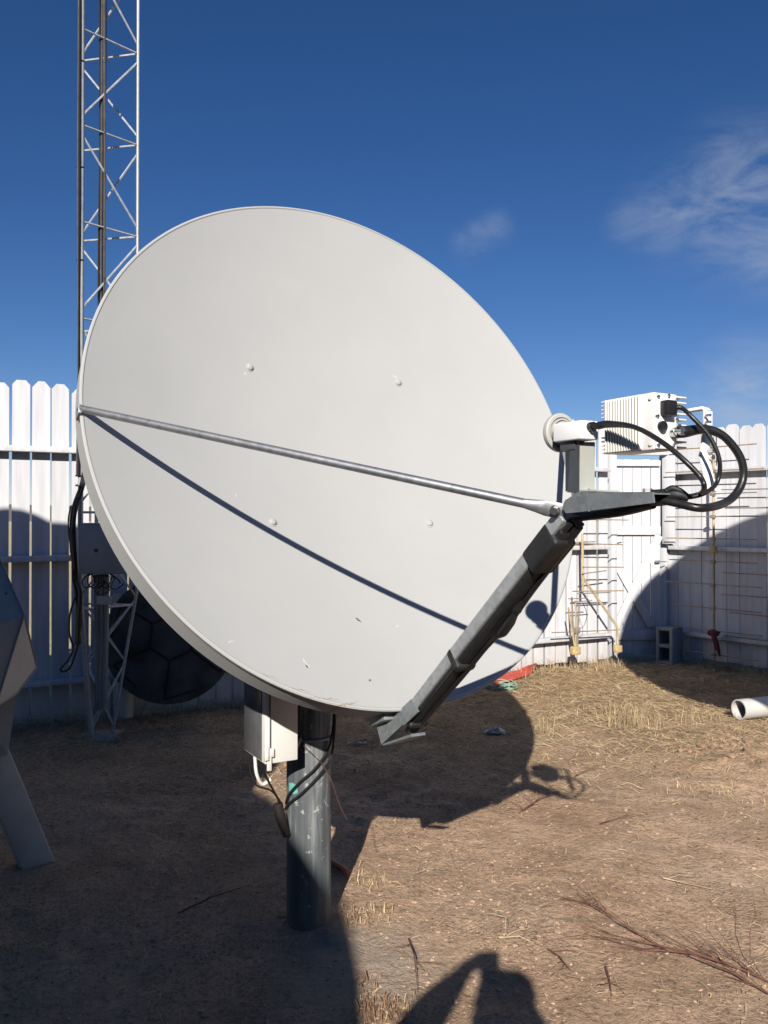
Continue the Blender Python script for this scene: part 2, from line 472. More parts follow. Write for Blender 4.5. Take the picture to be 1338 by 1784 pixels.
class MB:
    def __init__(s):
        s.bm = bmesh.new()

    def box(s, c, size, ax=None, bev=0.0, seg=2):
        t = bmesh.new()
        bmesh.ops.create_cube(t, size=1)
        for v in t.verts:
            v.co = V((v.co.x * size[0], v.co.y * size[1], v.co.z * size[2]))
        if bev:
            bmesh.ops.bevel(t, geom=t.edges[:], offset=bev, segments=seg, affect='EDGES', profile=.5)
        if ax:
            R = Matrix(ax).transposed()
        else:
            R = Matrix.Identity(3)
        for v in t.verts:
            v.co = R @ v.co + V(c)
        s._add(t)
        return s

    def _add(s, t):
        mp = {}
        for v in t.verts:
            mp[v] = s.bm.verts.new(v.co)
        for f in t.faces:
            try:
                s.bm.faces.new([mp[v] for v in f.verts])
            except ValueError:
                pass
        t.free()

    def bar(s, a, b, w, h, up=ZZ, bev=0.0):
        a, b = V(a), V(b)
        x = (b - a).normalized()
        y = V(up).cross(x)
        if y.length < 1e-4:
            y = V((0, 1, 0)).cross(x)
        y.normalize()
        z = x.cross(y)
        s.box((a + b) / 2, ((b - a).length, w, h), (x, y, z), bev)
        return s

    def tube(s, pts, r, n=10, smooth=0, caps=True):
        if smooth:
            m = len(pts)
            if isinstance(r, (list, tuple)):
                rr = []
                for i in range(m - 1):
                    for k in range(smooth):
                        rr.append(r[i] + (r[i + 1] - r[i]) * k / smooth)
                rr.append(r[-1])
                r = rr
            pts = catmull(pts, smooth)
        pts = [V(p) for p in pts]
        if not isinstance(r, (list, tuple)):
            r = [r] * len(pts)
        T = []
        for i in range(len(pts)):
            d = pts[min(i + 1, len(pts) - 1)] - pts[max(i - 1, 0)]
            T.append(d.normalized())
        u = T[0].orthogonal().normalized()
        rings = []
        for i, p in enumerate(pts):
            u = (u - T[i] * u.dot(T[i]))
            if u.length < 1e-6:
                u = T[i].orthogonal()
            u.normalize()
            w = T[i].cross(u)
            rings.append([s.bm.verts.new(p + (u * math.cos(2 * math.pi * k / n) + w * math.sin(2 * math.pi * k / n)) * r[i]) for k in range(n)])
        for i in range(len(rings) - 1):
            for k in range(n):
                s.bm.faces.new((rings[i][k], rings[i][(k + 1) % n], rings[i + 1][(k + 1) % n], rings[i + 1][k]))
        if caps:
            s.bm.faces.new(rings[0][::-1])
            s.bm.faces.new(rings[-1])
        return s

    def lathe(s, prof, o, x, y, z, n=32, sx=1, sy=1, close=True):
        rings = []
        for r, h in prof:
            if r < 1e-6:
                rings.append([s.bm.verts.new(V(o) + V(z) * h)])
            else:
                rings.append([s.bm.verts.new(V(o) + V(x) * (r * sx * math.cos(2 * math.pi * k / n)) + V(y) * (r * sy * math.sin(2 * math.pi * k / n)) + V(z) * h) for k in range(n)])
        for a, b in zip(rings, rings[1:]):
            for k in range(n):
                k2 = (k + 1) % n
                if len(a) == 1 and len(b) == 1:
                    continue
                if len(a) == 1:
                    s.bm.faces.new((a[0], b[k], b[k2]))
                elif len(b) == 1:
                    s.bm.faces.new((a[k], b[0], a[k2]))
                else:
                    s.bm.faces.new((a[k], b[k], b[k2], a[k2]))
        return s

    def prism(s, poly, ext):
        a = [s.bm.verts.new(V(p)) for p in poly]
        b = [s.bm.verts.new(V(p) + V(ext)) for p in poly]
        s.bm.faces.new(a)
        s.bm.faces.new(b[::-1])
        n = len(a)
        for i in range(n):
            s.bm.faces.new((a[i], b[i], b[(i + 1) % n], a[(i + 1) % n]))
        return s

    def hull(s, pts):
        t = bmesh.new()
        for p in pts:
            t.verts.new(V(p))
        bmesh.ops.convex_hull(t, input=t.verts[:])
        for v in [v for v in t.verts if not v.link_faces]:
            t.verts.remove(v)
        s._add(t)
        return s

    def rock(s, c, r, seed=0, flat=.7, sub=2):
        t = bmesh.new()
        bmesh.ops.create_icosphere(t, subdivisions=sub, radius=1)
        rr = random.Random(seed)
        ph = [(V((rr.uniform(-1, 1), rr.uniform(-1, 1), rr.uniform(-1, 1))), rr.uniform(.1, .3)) for _ in range(6)]
        sxx, syy = rr.uniform(.75, 1.3), rr.uniform(.75, 1.2)
        a = rr.uniform(0, 6.28)
        for v in t.verts:
            k = 1
            for d, am in ph:
                k += am * max(-.5, v.co.dot(d)) * .8
            k *= rr.uniform(.92, 1.08)
            p = V((v.co.x * sxx, v.co.y * syy, v.co.z * flat)) * k * r
            v.co = V((p.x * math.cos(a) - p.y * math.sin(a), p.x * math.sin(a) + p.y * math.cos(a), p.z)) + V(c)
        s._add(t)
        return s

    def build(s, name, mat, parent=None, smooth=True, ang=38, doubles=False, recalc=True):
        if doubles:
            bmesh.ops.remove_doubles(s.bm, verts=s.bm.verts[:], dist=1e-5)
        if recalc:
            bmesh.ops.recalc_face_normals(s.bm, faces=s.bm.faces[:])
        off = V((0, 0, 0))
        p = parent
        while p is not None:
            off += p.location
            p = p.parent
        for v in s.bm.verts:
            v.co -= off
        me = bpy.data.meshes.new(name)
        s.bm.to_mesh(me)
        s.bm.free()
        if smooth:
            for q in me.polygons:
                q.use_smooth = True
            me.set_sharp_from_angle(angle=RAD(ang))
        me.materials.append(mat)
        o = bpy.data.objects.new(name, me)
        COL.objects.link(o)
        if parent:
            o.parent = parent
        return o


def tag(o, label=None, cat=None, group=None, kind=None):
    if label:
        o['label'] = label
    if cat:
        o['category'] = cat
    if group:
        o['group'] = group
    if kind:
        o['kind'] = kind
    return o


def thing(name, loc, label, cat, group=None):
    o = bpy.data.objects.new(name, None)
    o.empty_display_size = .1
    o.location = loc
    COL.objects.link(o)
    return tag(o, label, cat, group)


# ------------------------------------------------------------------ world and sun
wd = bpy.data.worlds.new('World')
sc.world = wd
wd.use_nodes = True
wn = NT(wd.node_tree)
bg = wd.node_tree.nodes['Background']
sky = wn.n('ShaderNodeTexSky')
sky.sky_type = 'NISHITA'
sky.sun_disc = False
sky.sun_elevation = SUN_EL
sky.sun_rotation = math.atan2(SUN.x, SUN.y)
sky.altitude = 1500
sky.air_density = 1.0
sky.dust_density = 0.0
sky.ozone_density = 3.0
wtc = wn.n('ShaderNodeTexCoord')
hsv = wn.n('ShaderNodeHueSaturation', Saturation=1.24, Value=1.0)
skt = wn.mix(1.0, (sky, 0), (1.08, 1.0, 1.10), 'MULTIPLY')
wn.t.links.new(skt[0].outputs[2], hsv.inputs['Color'])
# thin wisps of high cloud, fixed in the sky
wmp = wn.n('ShaderNodeMapping')
wmp.inputs['Rotation'].default_value = (0, RAD(-24), 0)
wmp.inputs['Scale'].default_value = (5, 5, 15)
wn.l(wtc, 'Generated', wmp, 'Vector')
cn = wn.n('ShaderNodeTexNoise', Scale=1.5, Detail=9.0, Roughness=.66, Distortion=.6)
wn.l(wmp, 0, cn, 'Vector')
cr = wn.ramp(cn, 0, [(.36, (0, 0, 0)), (.78, (1, 1, 1))])
tot = None
for px, py, rad, k in ((1290, 355, .12, 1.0), (1180, 370, .085, .7), (1345, 395, .10, .9), (812, 428, .030, .40), (835, 415, .034, .42), (862, 398, .034, .35), (1300, 690, .10, 1.0), (1110, 385, .05, .5)):
    d = ray(px, py).normalized()
    ds = wn.n('ShaderNodeVectorMath', _operation='DISTANCE')
    wn.l(wtc, 'Generated', ds, 0)
    ds.inputs[1].default_value = d
    mr = wn.n('ShaderNodeMapRange', _interpolation_type='SMOOTHERSTEP', i1=0.0, i2=rad, i3=k, i4=0.0)
    wn.l(ds, 1, mr, 0)
    tot = (mr, 0) if tot is None else wn.math('MAXIMUM', tot, (mr, 0))
cf = wn.math('MULTIPLY', tot, (cr, 0), clamp=True)
cf = wn.math('MULTIPLY', cf, .72)
skc = wn.mix(cf, (hsv, 0), (6.5, 7.2, 8.4))
wn.t.links.new(skc[0].outputs[skc[1]], bg.inputs['Color'])
bg.inputs['Strength'].default_value = 0.05

sd = bpy.data.lights.new('sun', 'SUN')
sd.energy = 5.0
sd.angle = RAD(.53)
sd.color = (1, .945, .87)
so = bpy.data.objects.new('sun', sd)
COL.objects.link(so)
so.rotation_euler = SUN.to_track_quat('Z', 'Y').to_euler()

sc.view_settings.view_transform = 'Standard'
sc.view_settings.look = 'None'
sc.view_settings.exposure = 0.48
sc.cycles.diffuse_bounces = 1
sc.view_settings.gamma = 1

# ------------------------------------------------------------------ ground
from mathutils import noise as mnoise


def gz(x, y):
    if not (-9 < x < 11 and -5 < y < 13):
        return 0.0
    e = min(1, (x + 9) / 2, (11 - x) / 2, (y + 5) / 2, (13 - y) / 2)
    z = .05 * mnoise.noise(V((x * .55, y * .55, 3.1))) + .022 * mnoise.noise(V((x * 1.9, y * 1.9, 7.7))) + .009 * mnoise.noise(V((x * 6.3, y * 6.3, 1.3)))
    gr = max(0, min(1, .5 + 1.6 * mnoise.noise(V((x * 1.1, y * 1.1, 12.5)))))
    z += (.004 + .011 * gr) * mnoise.noise(V((x * 10, y * 10, 5.3))) + (.002 + .010 * gr) * mnoise.noise(V((x * 24, y * 24, 2.3)))
    dm = math.hypot(x + .277, y - 3.06)
    if dm < .5:
        z += .035 * math.exp(-(dm / .17) ** 2) * (1 + .6 * mnoise.noise(V((x * 15, y * 15, 8))))
    # turned-over soil on the right
    d = math.hypot((x - 2.35) / .9, (y - 5.0) / .55)
    if d < 1:
        z += (1 - d) * (.06 + .05 * mnoise.noise(V((x * 9, y * 9, 2)))) + .02 * mnoise.noise(V((x * 23, y * 23, 4))) * (1 - d)
    return z * e - .004


def axis(lo, hi, step, far):
    a = []
    x = lo
    while x < hi:
        a.append(x)
        x += step
    a.append(hi)
    g = step
    l, r = [lo], [hi]
    while l[-1] > -far:
        g *= 1.45
        l.append(l[-1] - g)
        r.append(r[-1] + g)
    return sorted(set(l[1:] + a + r[1:]))


gx = axis(-3.2, 4.9, .026, 2500)
gy = axis(2.0, 9.2, .026, 2500)
bm = bmesh.new()
grid = [[bm.verts.new((x, y, gz(x, y))) for x in gx] for y in gy]
for j in range(len(gy) - 1):
    for i in range(len(gx) - 1):
        bm.faces.new((grid[j][i], grid[j][i + 1], grid[j + 1][i + 1], grid[j + 1][i]))
g = MB()
g.bm.free()
g.bm = bm
ground = g.build('ground', M['dirt'], recalc=False, ang=180)
tag(ground, 'bare reddish brown dirt yard with thatch towards the fence', 'ground', kind='structure')


# ------------------------------------------------------------------ fences
def picket(mb, o, d, nrm, z0, z1, w, th=.018, tilt=0.0, clip=.032):
    h = w / 2
    c = min(clip, h * .75)
    pr = [(-h, z0), (h, z0), (h, z1 - c * 1.15), (h - c, z1), (-h + c, z1), (-h, z1 - c * 1.15)]
    pts = [V(o) + V(d) * (x + tilt * (z - z0)) + ZZ * z for x, z in pr]
    mb.prism(pts, V(nrm) * th)


def fence_run(root, P0, d, s0, s1, nrm, rails, top, pitch=.138, w=.121, seed=1, posts=(), raildepth=.085, skip=None, postname='post'):
    """boards along P0 + d*s; nrm points to the yard, where the rails are"""
    rr = random.Random(seed)
    mb = MB()
    s = s0
    while s < s1:
        o = P0 + d * s
        ww = w + rr.uniform(-.004, .004)
        z0 = .035 + rr.uniform(-.015, .02)
        z1 = top + rr.uniform(-.018, .018)
        if not skip or not skip(s):
            picket(mb, V((o.x, o.y, 0)) - nrm * .018 + nrm * rr.uniform(-.003, .001), d, nrm, z0 + gz(o.x, o.y), z1, ww, tilt=rr.uniform(-.005, .005), clip=.034 + rr.uniform(-.006, .006))
        s += pitch
    mb.build('picket_panel', M['fence'], root, smooth=False)
    for z in rails:
        r = MB()
        a = P0 + d * s0 + nrm * (raildepth / 2 + .002) + ZZ * z
        b = P0 + d * s1 + nrm * (raildepth / 2 + .002) + ZZ * z
        n = 8
        for k in range(1):
            r.bar(a, b, raildepth, .042, ZZ, .004)
        r.build('rail', M['fence'], root)
    for s in posts:
        p = P0 + d * s - nrm * .07
        q = MB()
        q.box((p.x, p.y, top / 2 - .05), (.09, .09, top - .1), (d, nrm, ZZ), .006)
        q.build(postname, M['fence'], root)


L0 = V((-2.553, 6.05, 0))
LD = V((4.898, 2.55, 0)).normalized()
LN = V((LD.y, -LD.x, 0))
LLEN = V((4.898, 2.55, 0)).length
fl = thing('picket_fence', L0 + LD * -1.6, 'white dog-eared picket fence behind the lattice tower, running behind the big dish', 'fence')
fence_run(fl, L0, LD, -1.75, LLEN - .06, LN, (.312, 1.215, 2.01), 2.50, seed=3, posts=(-1.3, .62, 2.5, 4.3))
# gate post
q = MB()
pp = V((2.385, 8.70, 0))
q.box((pp.x, pp.y, 1.2), (.075, .10, 2.44), (LD, LN, ZZ), .006)
q.build('post', M['fence'], fl)

# right-hand fence
R0 = V((3.075, 8.96, 0))
RD = V((.616, -.788, 0)).normalized()
RN = V((-RD.y, RD.x, 0)) * -1
if RN.y > 0:
    RN = -RN
fr = thing('picket_fence', R0 + RD * .02, 'white dog-eared picket fence on the right with long rods leaning against it', 'fence')
fence_run(fr, R0, RD, .05, 6.4, RN, (.30, 1.20, 2.00), 2.45, w=.133, seed=8, posts=(1.3, 3.2, 5.1))
q = MB()
c = R0 + RD * -.035 + RN * .01
q.box((c.x, c.y, 1.15), (.085, .085, 2.30), (RD, RN, ZZ), .006)
q.build('post', M['fence'], fr)
q = MB()
c = R0 + RD * .075 + RN * .105
q.box((c.x, c.y, 1.78), (.15, .02, 1.08), (RD, RN, ZZ), .003)
q.build('trim_board', M['fence'], fr)

# gate with Z bracing
GA, GB = V((2.455, 8.86, 0)), V((2.955, 8.875, 0))
GD = (GB - GA).normalized()
GN = V((GD.y, -GD.x, 0))
gt = thing('garden_gate', GA, 'white plank gate with crossed braces in the corner of the fence', 'gate')
mb = MB()
n = 5
gw = (GB - GA).length
rr = random.Random(5)
for k in range(n):
    c = GA + GD * (gw * (k + .5) / n)
    picket(mb, V((c.x, c.y, 0)), GD, -GN, .05 + rr.uniform(0, .02), 2.14 + rr.uniform(-.004, .004), gw / n - .007, tilt=rr.uniform(-.001, .001), clip=.002)
mb.build('plank_panel', M['fence'], gt, smooth=False)
for z, h in ((.27, .11), (1.38, .09), (2.10, .06)):
    q = MB()
    q.bar(GA + GN * .018 + ZZ * z, GB + GN * .018 + ZZ * z, .032, h, ZZ, .003)
    q.build('rail', M['fence'], gt)
for a, b, off in (((.015, .34), (.485, 1.33), .018), ((.015, 1.05), (.40, .36), .0215)):
    q = MB()
    q.bar(GA + GD * a[0] + ZZ * a[1] + GN * off, GA + GD * b[0] + ZZ * b[1] + GN * off, .026, .085, GN.cross(V((b[0] - a[0], 0, b[1] - a[1]))), .002)
    q.build('brace', M['fence'], gt)
q = MB()
q.box(GA + GD * .46 + GN * .03 + ZZ * 1.05, (.05, .012, .03), (GD, GN, ZZ), .003)
q.tube([GA + GD * .44 + GN * .035 + ZZ * 1.05, GA + GD * .56 + GN * .03 + ZZ * 1.05], .006, 8)
q.build('latch', M['galv_dark'], gt)
q = MB()
q.bar(V((2.40, 8.80, 2.215)), V((3.03, 8.86, 2.215)), .07, .055, ZZ, .004)
q.build('header', M['fence'], gt)

# ------------------------------------------------------------------ main dish
MX, MY, MR = -.277, 3.06, .0815
sd_root = thing('satellite_dish', (MX, MY, 0), 'large pale grey offset dish on a thick grey pole, with a feed arm reaching right', 'satellite dish')

mb = MB()
prof = []
N = 40
for i in range(N + 1):
    r = i / N
    prof.append((r, -DEP * (1 - r * r)))
prof.insert(-1, (.997, -DEP * (1 - .997 ** 2)))
prof += [(1.003, .0035), (1.008, .0035), (1.0125, 0), (1.0125, -.008), (1.0095, -.012), (1.008, -.0135), (1.0085, -.098), (1.006, -.102), (1.0, -.102), (.996, -.098), (.990, -.05), (.985, -.035)]
for i in range(N, -1, -1):
    r = i / N * .983
    prof.append((r, -DEP * (1 - r * r) - .022))
mb.lathe(prof, DC, DU, DV, DN, 160, RU, RV)
refl = mb.build('reflector', M['dish'], sd_root, ang=27)


def surf(u, v):
    return -DEP * (1 - (u / RU) ** 2 - (v / RV) ** 2)


for su in (-1, 1):
    for sv in (-1, 1):
        u, v = su * .303, sv * .298 + .013
        nrm = V((-2 * DEP * u / RU ** 2, -2 * DEP * v / RV ** 2, 1))
        nw = (DU * nrm.x + DV * nrm.y + DN * nrm.z).normalized()
        x = nw.orthogonal().normalized()
        y = nw.cross(x)
        mb = MB()
        mb.lathe([(.0165, 0), (.0165, .001), (.0125, .0015), (.012, .005), (.009, .008), (.005, .009), (0, .0095)], W(u, v, surf(u, v)) + nw * .0005, x, y, nw, 24)
        mb.build('bolt', M['dish'], refl, ang=60)

# mast
mb = MB()
mb.lathe([(0, -.3), (MR, -.3), (MR, 1.42), (MR - .004, 1.43), (0, 1.43)], (MX, MY, 0), V((1, 0, 0)), V((0, 1, 0)), ZZ, 48)
mast = mb.build('mast', M['mast'], sd_root)

# mount behind the reflector
mb = MB()
mb.lathe([(0, 1.12), (MR + .012, 1.12), (MR + .012, 1.50), (0, 1.50)], (MX, MY, 0), V((1, 0, 0)), V((0, 1, 0)), ZZ, 40)
bk = W(0, 0, -DEP - .03)
for s in (-1, 1):
    a = V((MX, MY, 1.42)) + UH * .12 * s
    b = bk + DU * .12 * s
    mb.prism([a + ZZ * .15 - AH * .06, a - ZZ * .12 - AH * .06, W(.12 * s, -.30, -DEP - .045), W(.12 * s, .28, -DEP - .045)], UH * .008 * s)
for v in (-.298 + .013, .298 + .013):
    mb.bar(W(-.40, v, -DEP - .065), W(.40, v, -DEP - .065), .05, .05, DN, .004)
mb.tube([V((MX, MY, 1.42)) - UH * .14, V((MX, MY, 1.42)) + UH * .14], .015, 12)
mb.build('mount_bracket', M['galv_dark'], sd_root)

# struts
JL = W(-.036, -.690, .862)
JR = W(.036, -.690, .862)
for nm, e, j, sgn in (('strut', W(-RU * 1.005, .0, .012), JL, -1), ('strut', W(RU * 1.005, .0, .012), JR, 1)):
    mb = MB()
    d = (j - e).normalized()
    a, b = e - d * .012, j - d * .075
    mb.tube([a, b], .0112, 16)
    # flattened lug
    y = (DU - d * DU.dot(d)).normalized()
    z = d.cross(y)
    ring = []
    for t, ry, rz in ((0, .0112, .0112), (.35, .006, .015), (.6, .003, .0185), (1.0, .003, .0185), (1.12, .003, .013)):
        c = b + d * (t * .085)
        ring.append([mb.bm.verts.new(c + y * ry * math.cos(k * math.pi / 8) + z * rz * math.sin(k * math.pi / 8)) for k in range(16)])
    for p_, q_ in zip(ring, ring[1:]):
        for k in range(16):
            mb.bm.faces.new((p_[k], p_[(k + 1) % 16], q_[(k + 1) % 16], q_[k]))
    mb.bm.faces.new(ring[-1])
    st = mb.build(nm, M['tube'], sd_root, ang=45)
    q = MB()
    q.tube([j - y * .02, j + y * .02], .009, 6)
    q.tube([j - y * .006, j - y * .0035], .0125, 16)
    q.build('bolt', M['steel'], st)
    q = MB()
    q.box(e - DN * .02 + DU * sgn * .008, (.010, .03, .05), (DU, DV, DN), .002)
    q.build('bracket', M['galv'], st)

# feed boom: galvanised square tube with cables strapped underneath
B0 = W(0, -.975, -.04)
B1 = W(0, -.693, .862)
bd = (B1 - B0).normalized()
bu = (DU - bd * DU.dot(bd)).normalized()
bn = bu.cross(bd)                        # one of the two long faces
if bn.dot(DV) > 0:
    bn = -bn                             # bn now points to the underside
boom = MB().box((B0 + B1) / 2 + bn * .010, ((B1 - B0).length, .062, .036), (bd, bu, bn), .004, 3).build('feed_boom', M['galv_dark'], sd_root)
boom.data.materials[0] = M['galv']
rr = random.Random(2)
LB = (B1 - B0).length
for k, (ou, on, r) in enumerate(((-.014, .036, .007), (.004, .038, .008), (.020, .036, .007), (.012, .047, .007))):
    pts = []
    for i in range(9):
        t = i / 8
        sag = .007 * math.sin(t * math.pi) * (1 if k == 3 else .35)
        if k == 3 and i == 5:
            sag += .007
        pts.append(B0 + bd * LB * (-.02 + t * 1.02) + bu * (ou + rr.uniform(-.003, .003)) + bn * (on + sag))
    MB().tube(pts, r, 10, 5).build('cable', M['black'], sd_root)
mb = MB()
mb.box((B0 + B1) / 2 + bn * .034 + bu * .003, (LB * .95, .054, .024), (bd, bu, bn), .012, 3)
mb.build('cable_sleeve', M['tape'], sd_root)
for t, wd_ in ((.035, .022), (.375, .03), (.885, .12)):
    c = B0 + bd * LB * t + bn * .022
    MB().box(c, (wd_, .067, .066), (bd, bu, bn), .010, 3).build('tape_band', M['tape'], boom)
c = B0 + bd * LB * .60 + bn * .056 + bu * .012
mb = MB()
mb.tube([c + bn * .0 - bd * .05, c - bd * .02 + bn * .006, c + bd * .02 + bn * .004, c + bd * .055], [.008, .014, .014, .008], 10, 4)
mb.build('cable_splice', M['black'], boom)
c = B0 + bd * LB * .67 + bn * .053 + bu * .012
MB().tube([c - bd * .03, c, c + bd * .03], [.007, .013, .007], 10, 4).build('cable_splice', M['black'], boom)

# folded bracket under the rim
mb = MB()
p = [plane_u(652, 1247, -.06), plane_u(690, 1243, -.045), plane_u(702, 1262, -.045), plane_u(664, 1297, -.06)]
mb.prism(p, DU * .006)
mb.prism([plane_u(664, 1297, -.055), plane_u(715, 1279, -.05), plane_u(716, 1284, -.05), plane_u(668, 1299, -.055)], DU * .05)
mb.prism([plane_u(690, 1243, -.05), plane_u(716, 1218, -.036), plane_u(728, 1240, -.036), plane_u(703, 1264, -.05)], DU * .006)
mb.prism([plane_u(716, 1218, .036), plane_u(690, 1243, .05), plane_u(703, 1264, .05), plane_u(728, 1240, .036)], DU * .006)
mb.prism([plane_u(652, 1247, .05), plane_u(690, 1243, .045), plane_u(702, 1262, .045), plane_u(664, 1297, .05)], DU * .006)
mb.build('boom_bracket', M['galv_dark'], sd_root)
mb = MB().box(W(0, -.952, -.10), (.16, .05, .10), (DU, DV, DN), .006)
mb.build('boom_foot', M['galv_dark'], sd_root)

# arm channel that carries the radio
side = [(1007, 857), (1137, 857), (1139, 876), (1000, 893), (986, 894), (979, 884), (984, 872)]
mb = MB()
for u0 in (-.040, .036):
    mb.prism([plane_u(x, y, -.040) + DU * (u0 + .040) for x, y in side], DU * .004)
web = [(1007, 856), (1137, 856), (1137, 859), (1007, 860)]
mb.prism([plane_u(x, y, -.040) + DU * .0035 for x, y in ((1000, 860), (1137, 858.5), (1137, 861), (1000, 863))], DU * .073)
mb.build('arm', M['galv_dark'], sd_root)
for px in (1020, 1128):
    q = MB()
    c = plane_u(px, 856, -.01)
    q.tube([c - ZZ * .004, c + ZZ * .006], .010, 6)
    q.build('bolt', M['steel'], sd_root)

# upright plates between arm and feed
mb = MB()
mb.prism([plane_u(x, y, -.032) for x, y in ((993, 768), (1009, 768), (1008, 858), (988, 858), (991, 830))], DU * .003)
mb.build('upright_plate', M['darkplate'], sd_root)
mb = MB()
q0 = [plane_u(x, y, -.030) for x, y in ((1008.5, 775), (1008.5, 858))]
mb.prism([q0[0], q0[1], q0[1] + DU * .044, q0[0] + DU * .044], AH * .003)
mb.build('upright_plate', M['greenish'], sd_root)
mb = MB()
mb.prism([plane_u(x, y, .034) for x, y in ((985, 770), (1035, 770), (1034, 856), (985, 856))], DU * .003)
mb.prism([plane_u(1008, 853, -.03), plane_u(1040, 853, -.03), plane_u(1040, 856, -.03), plane_u(1008, 856, -.03)], DU * .066)
mb.build('upright_plate', M['greenish'], sd_root)

# feed horn with round cap
FC = plane_u(976, 754, 0)
fx = -AH
up = ZZ
mb = MB()
mb.lathe([(0, .012), (.030, .013), (.0435, .010), (.0455, .006), (.0455, -.004), (.043, -.007), (.036, -.007), (.036, -.002), (.033, -.002), (.033, -.009), (.029, -.009), (.029, -.003), (.026, -.003), (.026, -.012), (.02, -.013), (.02, -.05), (0, -.05)], FC, UH, up, fx, 48)
mb.build('feed_horn', M['cap'], sd_root, ang=30)
# converter box
c = FC + AH * .074 - UH * .020 - ZZ * .006
lnb = MB().box(c, (.094, .052, .042), (AH, UH, ZZ), .004, 3).build('converter_box', M['white'], sd_root)
ce = c + AH * .047
for (k, col) in ((0, 'blackplastic'),):
    e = ce - UH * .0 + ZZ * .007
    MB().tube([e, e + AH * .012, e + AH * .0121, e + AH * .03], [.0105, .0105, .008, .007], 16).build('connector', M['blackplastic'], lnb)
MB().box(c - AH * .01 - ZZ * .030, (.05, .03, .022), (AH, UH, ZZ), .002).build('waveguide', M['darkplate'], lnb)

# transmitter block with cooling fins
P_lt = plane_u(1057, 697, .012)
z_top = P_lt.z
P_lb = plane_u(1057, 791, .012)
z_bot = P_lb.z
base = V((P_lt.x, P_lt.y, 0))
BL, BW = .134, .066
bc = base + AH * BL / 2 + UH * BW / 2 + ZZ * ((z_top + z_bot) / 2)
bh = z_top - z_bot
buc = MB().box(bc, (BL, BW, bh), (AH, UH, ZZ), .003).build('transmitter_block', M['buc_plain'], sd_root)
fins = MB()
for k in range(13):
    a = -BL / 2 + .005 + k * .0080
    c = bc + AH * a - UH * (BW / 2 + .004)
    fins.box(c, (.0036, .012, bh - .004), (AH, UH, ZZ), .0008, 1)
for zf in (-.38, -.13, .13, .38):
    c = bc + AH * (-BL / 2 + .053) + ZZ * (zf * bh) - UH * (BW / 2 + .0015)
    fins.box(c, (.098, .006, .0025), (AH, UH, ZZ))
for k in range(5):
    for s in (.5, -.46):
        z = bc.z + bh * (.5 - .03) - k * .0085 if s > 0 else bc.z - bh * (.5 - .02) + k * .0085
        fins.box(V((bc.x, bc.y, z)) - AH * (BL / 2 + .006) - UH * .01, (.016, BW * .8, .003), (AH, UH, ZZ), .0006, 1)
for k in range(10):
    z = bc.z + bh * .46 - k * .0118
    fins.box(V((bc.x, bc.y, z)) + UH * (BW / 2 + .017) + AH * .0, (BL * .96, .036, .0034), (AH, UH, ZZ), .0006, 1)
fins.build('cooling_fins', M['buc'], buc)
ef = bc + AH * (BL / 2)
MB().box(ef + AH * .002, (.006, BW - .006, bh - .004), (AH, UH, ZZ), .002).build('end_plate', M['white'], buc)
pl = ef + AH * .012 + ZZ * (bh * .22) - UH * .004
MB().box(pl, (.026, .030, .032), (AH, UH, ZZ), .004).build('power_plug', M['blackplastic'], buc)
rp = ef + AH * .006 - ZZ * (bh * .10) - UH * .016
MB().tube([rp - AH * .002, rp + AH * .006, rp + AH * .0061, rp + AH * .003], [.0115, .0115, .0085, .0085], 24).build('round_port', M['blackplastic'], buc)
nc = ef + AH * .006 - ZZ * (bh * .19) + UH * .014
MB().tube([nc - AH * .002, nc + AH * .012, nc + AH * .013, nc + AH * .03], [.010, .010, .0085, .0085], 12).build('coaxial_connector', M['steel'], buc)
for a, b in ((-.026, .42), (.004, .45), (.027, .40), (.028, .05), (-.026, -.42), (.018, -.40), (-.028, .08)):
    p_ = ef + AH * .005 + UH * a + ZZ * b * bh
    MB().tube([p_ - AH * .001, p_ + AH * .004], .0035, 8).build('screw', M['steel'], buc)
for a, b in ((.052, .40), (.052, -.40)):
    p_ = bc + AH * (a + .008) - UH * (BW / 2) + ZZ * b * bh
    MB().tube([p_ + UH * .001, p_ - UH * .003], .0042, 8).build('screw', M['buc'], buc)
# white carrying bracket
hb = [at(1192, 717, 1.80), at(1228, 711, 1.77), at(1233, 716, 1.765), at(1233, 748, 1.765)]
mb = MB()
for a, b in zip(hb, hb[1:]):
    mb.bar(a, b, .024, .006, AH if abs((b - a).z) > .01 else ZZ, .001)
mb.bar(at(1233, 745, 1.765), at(1226, 795, 1.75), .024, .006, AH, .001)
mb.bar(at(1226, 792, 1.75), at(1240, 856, 1.73), .028, .006, AH, .001)
mb.build('support_bracket', M['white'], sd_root)
for px, py in ((1230, 724), (1230, 736), (1236, 785), (1235, 797)):
    c = at(px, py, 1.752)
    MB().tube([c, c - AH * -.012], .006 if py > 760 else .003, 8).build('bolt', M['steel'], sd_root)

